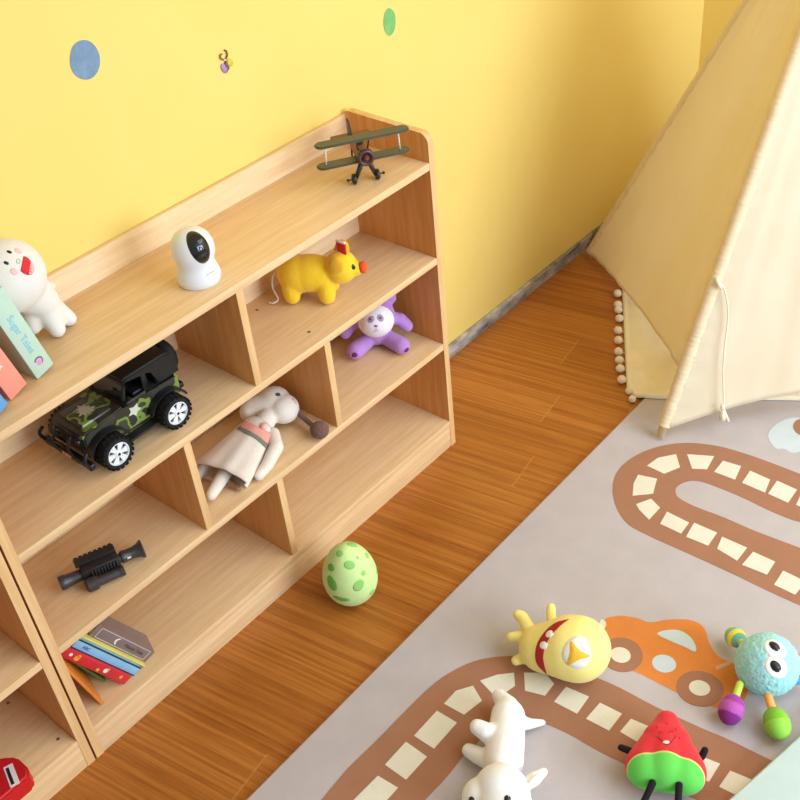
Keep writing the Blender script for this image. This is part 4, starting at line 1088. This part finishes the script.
# ------------------------------------------------------------------ yellow monster plush on the rug
def monster():
    a, b = at(524, 637, RT+.055), at(604, 647, RT+.07)
    ang = math.atan2((b-a).y, (b-a).x); c = at(561, 648.5, RT+.06)
    root = thing('plush_monster', 'yellow plush with a wide red mouth lying by the orange rug car', 'plush toy', (c.x, c.y, RT), ang)
    Mi = mat_of(root).inverted(); P = lambda px, py, h: Mi @ at(px, py, RT+h)
    yel = plush('monster_yellow', (250, 232, 138), .4, 260, .2, .05)
    bm = bmesh.new()
    chain(bm, [(-.038, 0, .050), (-.016, 0, .057), (.022, 0, .068), (.034, 0, .069)], [.050, .056, .068, .069])
    chain(bm, [(-.05, 0, .06), P(522, 617, .070), P(518, 615, .072)], [.016, .014, .0125]); chain(bm, [(-.05, 0, .045), P(519, 636.5, .05), P(511, 637, .05)], [.016, .013, .0115])
    chain(bm, [(-.01, .03, .06), P(551, 618, .07), P(551, 607.5, .075)], [.014, .0115, .0110]); chain(bm, [(-.01, -.03, .04), P(528, 657, .03), P(516, 660.5, .028)], [.014, .0120, .0115])
    body = blob('body', bm, yel, root, .0035, 8, post=lambda c: Vector((c.x, c.y, max(c.z, .0012))))
    sk = Skin(body, root)
    sk.strip('mouth', [(569, 619.5), (556, 623), (545, 632), (537.5, 644), (535.5, 656), (538, 665), (547, 674)], [(569, 619.5), (561, 625.5), (552, 635), (546, 645), (543.5, 656), (544.5, 665), (547, 674)], plush('monster_mouth', (176, 44, 38), .2, 300, .1), nv=6, lift=.0014)
    wh = plush('monster_white', (246, 240, 226), .2)
    sk.disc('tooth', (549.5, 634), (553, 632), .0105, .0090, wh, .003); sk.disc('tooth', (543.6, 645.2), (547, 644), .0105, .0090, wh, .003)
    ew = sk.disc('eye_white', (577, 653), (580, 641), .0330, .0285, wh, .0040, shape=lambda t: 1+.05*math.cos(3*t))
    tri = lambda t: sum(max(0, math.cos(t-k))**3.2 for k in (PI, PI/3, -PI/3))**(-1/3.2)
    sk.disc('eye_pupil', (576, 654), (590, 656), .0180, .0180, plush('monster_amber', (246, 190, 60), .2), .0062, seg=60, shape=tri, parent=ew)
monster()

# ------------------------------------------------------------------ white lying plush
def lamb():
    o = at(503, 745, RT+.03)
    root = thing('plush_lamb', 'white plush animal lying on the rug at the bottom edge', 'plush toy', (o.x, o.y, RT))
    Mi = mat_of(root).inverted(); P = lambda px, py, h: Mi @ at(px, py, RT+h)
    wh = plush('lamb_white', (244, 242, 240), .4, 280, .15, .03)
    bm = bmesh.new()
    chain(bm, [P(508, 716, .040), P(506, 738, .042), P(504, 760, .044)], [.034, .037, .038])
    ell(bm, P(502, 792, .056), (.050, .054, .052), None, 4); ell(bm, P(504, 806, .052), (.050, .056, .05), None, 4); ell(bm, P(481, 797, .050), (.036, .036, .036), None, 4)
    chain(bm, [P(508, 720, .045), P(508, 706, .046), P(499, 696, .040)], [.028, .021, .0155])
    chain(bm, [P(515, 722, .030), P(528, 724, .022), P(543, 722.5, .012)], [.020, .012, .007])
    chain(bm, [P(497, 737, .050), P(486, 732, .060), P(477.5, 727, .062)], [.024, .0195, .0165])
    chain(bm, [P(495, 762, .035), P(480, 756, .024), P(469, 750.5, .018)], [.022, .0185, .0150])
    body = blob('body', bm, wh, root, .0035, 7, post=lambda c: Vector((c.x, c.y, max(c.z, .0012))))
    for pts in ((P(524, 786, .062), P(534, 779, .064), P(543.5, 772, .060)), (P(478, 792, .06), P(469, 800, .055), P(464, 806, .05))):
        bm = bmesh.new(); chain(bm, pts, [.012, .0135, .0085]); ear = blob('ear', bm, wh, root, .0025, 4)
    sk = Skin(body, root)
    bm = bmesh.new(); mid = P(534, 778.5, .0755); d = (P(543, 772.5, .07)-P(526, 784, .07)).normalized()
    tube(bm, [mid-d*.014, mid, mid+d*.013], [.002, .0055, .002], 8); mesh_from('inner_ear', bm, plush('lamb_inner_ear', (238, 226, 208), .3), root, True)
    for e in ((507.5, 798.5), (471.5, 800)): sk.disc('eye', e, (e[0]+4, e[1]), .0062, .0062, BLACK, .003)
    sk.disc('eye_glint', (508.3, 796.6), (511, 796), .0016, .0016, plain('glint_white', (245, 245, 245), .3), .0042, seg=10)
lamb()

# ------------------------------------------------------------------ watermelon plush
def melon():
    lo, hi = at(665, 793, RT+.03), at(668, 712, RT+.03)
    lo2, hi2 = at(665, 786, RT+.02), at(668, 714, RT+.03)
    ang = math.atan2((hi-lo).y, (hi-lo).x); c = at(666, 757, RT+.045)
    root = thing('plush_watermelon', 'smiling red and green watermelon slice plush with black limbs on the rug', 'plush toy', (c.x, c.y, RT), ang)
    Mi = mat_of(root).inverted(); P = lambda px, py, h: Mi @ at(px, py, RT+h)
    t = NT('melon_cloth'); tc = t.n('ShaderNodeTexCoord'); sp = t.n('ShaderNodeSeparateXYZ'); t.l(tc.outputs['Object'], sp.inputs[0])
    s = t.math('ADD', sp.outputs[0], t.math('MULTIPLY', t.math('MULTIPLY', sp.outputs[1], sp.outputs[1]), 1.4))
    s = t.math('SUBTRACT', s, t.math('MULTIPLY', t.math('SUBTRACT', sp.outputs[2], .085), .45))
    f = t.noise(t.coord(), 300, 3, .6)
    s01 = t.math('MULTIPLY_ADD', s, 5.0, .5)
    k0 = MELON_SEAM*5+.5
    col = t.ramp(s01, [(0, lin((104, 206, 84))), (k0-.012, lin((104, 206, 84))), (k0-.006, lin((206, 216, 130))), (k0+.006, lin((206, 216, 130))), (k0+.012, lin((222, 50, 58))), (1, lin((222, 50, 58)))])
    t.color(col); t.rough(.85); t.b.inputs['Sheen Weight'].default_value = .15; t.b.inputs['Specular IOR Level'].default_value = .15; t.bump(f, .2, .0012)
    bm = bmesh.new()
    for p, q, r0, r1 in (((.080, 0, .043), (-.024, .034, .044), .022, .040), ((.080, 0, .043), (-.024, -.034, .044), .022, .040), ((-.027, .034, .044), (-.027, -.034, .044), .041, .041), ((.076, 0, .044), (-.025, 0, .048), .024, .044), ((.035, .012, .044), (.035, -.012, .044), .034, .034)):
        chain(bm, [p, q], [r0, r1])
    body = blob('body', bm, t.m, root, .0035, 10, post=lambda c: Vector((c.x, c.y, max(c.z, .0012))))
    sk = Skin(body, root); blk = plush('melon_limb', (34, 30, 32), .1)
    for pts in (((-.004, .052, .040), P(630, 751, .045), P(621, 747.5, .050)), ((-.004, -.052, .040), P(702, 756, .045), P(705, 750, .055))):
        bm = bmesh.new(); chain(bm, pts, [.007, .0075, .0068]); blob('arm', bm, blk, root, .002, 3)
    for pts in ((P(652.5, 783, .060), P(648, 793, .05), P(642, 806, .040)), (P(679, 785, .060), P(678.5, 795, .05), P(678, 810, .040))):
        bm = bmesh.new(); chain(bm, pts, [.0075, .0068, .0068]); blob('leg', bm, blk, root, .002, 3)
    dk = plain('melon_stitch', (120, 24, 34), .6)
    for q in ([(658.5, 733.8), (660.5, 732), (662.6, 732.6)], [(668.3, 733), (671, 731.4), (673.4, 731.8)], [(657.5, 736.5), (660.5, 739.5), (664, 743.5), (667, 745), (670.5, 743), (673.5, 739.5), (676, 736)]):
        sk.line('stitching', q, .0008, dk)
    sk.disc('tongue', (666, 742.2), (669, 742), .0066, .0042, plush('melon_tongue', (248, 214, 202), .2), .0012)
    for q in ((657, 727.5), (667, 723.5), (676, 729.5), (654, 736), (679.5, 738)): sk.disc('seed', q, (q[0]+1, q[1]+3), .0018, .0012, dk, .0006, seg=10, rings=2)
MELON_SEAM = -.022
melon()

# ------------------------------------------------------------------ turquoise rattle octopus
def octopus():
    c = at(767, 664.5, RT+.062)
    root = thing('plush_octopus', 'fluffy turquoise ball plush with big eyes and coloured rattle legs', 'plush toy', (c.x, c.y, RT))
    Mi = mat_of(root).inverted(); P = lambda px, py, h: Mi @ at(px, py, RT+h)
    R = .0625; cc = Vector((0, 0, R))
    bm = bmesh.new(); ell(bm, cc, R, None, 6)
    for v in bm.verts:
        d = (v.co-cc).normalized(); k = noise.noise(v.co*130)*.0016+noise.noise(v.co*330)*.0016; v.co += d*k
        v.co.z = max(v.co.z, .0006)
    body = mesh_from('body', bm, plush('octopus_terry', (164, 220, 218), .6, 380, .8, .1), root, True)
    bm = bmesh.new(); ell(bm, cc, R, None, 4); tmp = mesh_from('tmp', bm, BLACK); sk = Skin(tmp, root); bpy.data.objects.remove(tmp)
    wh = plain('eye_felt_white', (246, 246, 246), .6)
    for e, p in (((775.3, 648), (774.5, 647)), ((776.5, 667.3), (775.5, 666.5))):
        w = sk.disc('eye_white', e, (e[0]+5, e[1]+5), .0235, .0205, wh, .003)
        sk.disc('pupil', p, (p[0]+5, p[1]+6.5), .0150, .0112, BLACK, .0068, parent=w)
        sk.disc('eye_glint', (p[0]+3.4, p[1]+4.2), (p[0]+6, p[1]+4), .0025, .0025, wh, .0072, seg=12, parent=w)
    def limb(stick_c, ball_c, a, b, r, rb, bands=None, ballr=None):
        bm = bmesh.new(); chain(bm, [a, b], [r, r*1.0]); st = blob('stick', bm, plush('stick_%d_%d_%d' % stick_c, stick_c, .3), root, .0022, 3)
        d = (b-a).normalized(); ctr = b + d*rb*.75
        bm = bmesh.new(); ell(bm, (0, 0, 0), (rb*.90, rb*.90, rb*1.14), None, 4)
        M = Matrix.Translation(ctr) @ d.to_track_quat('Z', 'Y').to_matrix().to_4x4()
        mats = [plush('ball_%d_%d_%d' % q, q, .3, 300, .15) for q in ball_c]
        for f in bm.faces:
            z = f.calc_center_median().z/rb; f.material_index = min(len(mats)-1, int((z+1.14)/2.28*len(mats))) if len(mats) > 1 else 0
        o = mesh_from('rattle_ball', bm, mats, root, True); o.data.transform(M)
        return o
    limb((196, 222, 92), [(160, 62, 150), (182, 90, 170), (130, 44, 128)], P(740, 684, .052), P(734.5, 700, .040), .008, .0275)
    limb((240, 170, 92), [(128, 186, 56), (146, 204, 74)], P(766, 690, .045), P(773.5, 713, .036), .0088, .0285)
    limb((198, 210, 96), [(120, 182, 172), (238, 220, 70), (128, 186, 180), (236, 218, 66), (112, 170, 120)], P(744, 645, .055), P(739, 640.5, .045), .008, .0235)
    bm = bmesh.new(); chain(bm, [P(792, 662, .06), P(806, 655, .055)], [.0085, .0085]); blob('stick', bm, plush('stick_240_170_92', (240, 170, 92), .3), root, .0022, 3)
    bm = bmesh.new(); chain(bm, [P(788, 682, .04), P(806, 679, .035)], [.009, .009]); blob('stick', bm, plush('stick_blue', (86, 150, 214), .3), root, .0022, 3)
octopus()

# ------------------------------------------------------------------ light
w = bpy.data.worlds.new('daylight'); S.world = w; w.use_nodes = True
w.node_tree.nodes['Background'].inputs[0].default_value = (.70, .86, 1.0, 1); w.node_tree.nodes['Background'].inputs[1].default_value = .6
def area(name, loc, target, sx, sy, power, col=(.73, .865, 1.04)):
    l = bpy.data.lights.new(name, 'AREA'); l.shape = 'RECTANGLE'; l.size = sx; l.size_y = sy; l.energy = power; l.color = col
    o = bpy.data.objects.new(name, l); COL.objects.link(o); o.location = loc
    o.rotation_euler = (Vector(target)-Vector(loc)).to_track_quat('-Z', 'Y').to_euler(); return o
area('window_daylight', (.15, -5.0, 1.7), (1.3, 0, .1), 2.8, 1.6, 176)
area('ceiling_fill', (.8, -2.5, 2.66), (.8, -2.5, 0), 2.2, 2.0, 50)  # added overhead fill to brighten level surfaces, not a real fixture
vs = S.view_settings; vs.view_transform = 'Standard'; vs.look = 'None'; vs.gamma = 1; vs.use_curve_mapping = False; vs.exposure = 0.1
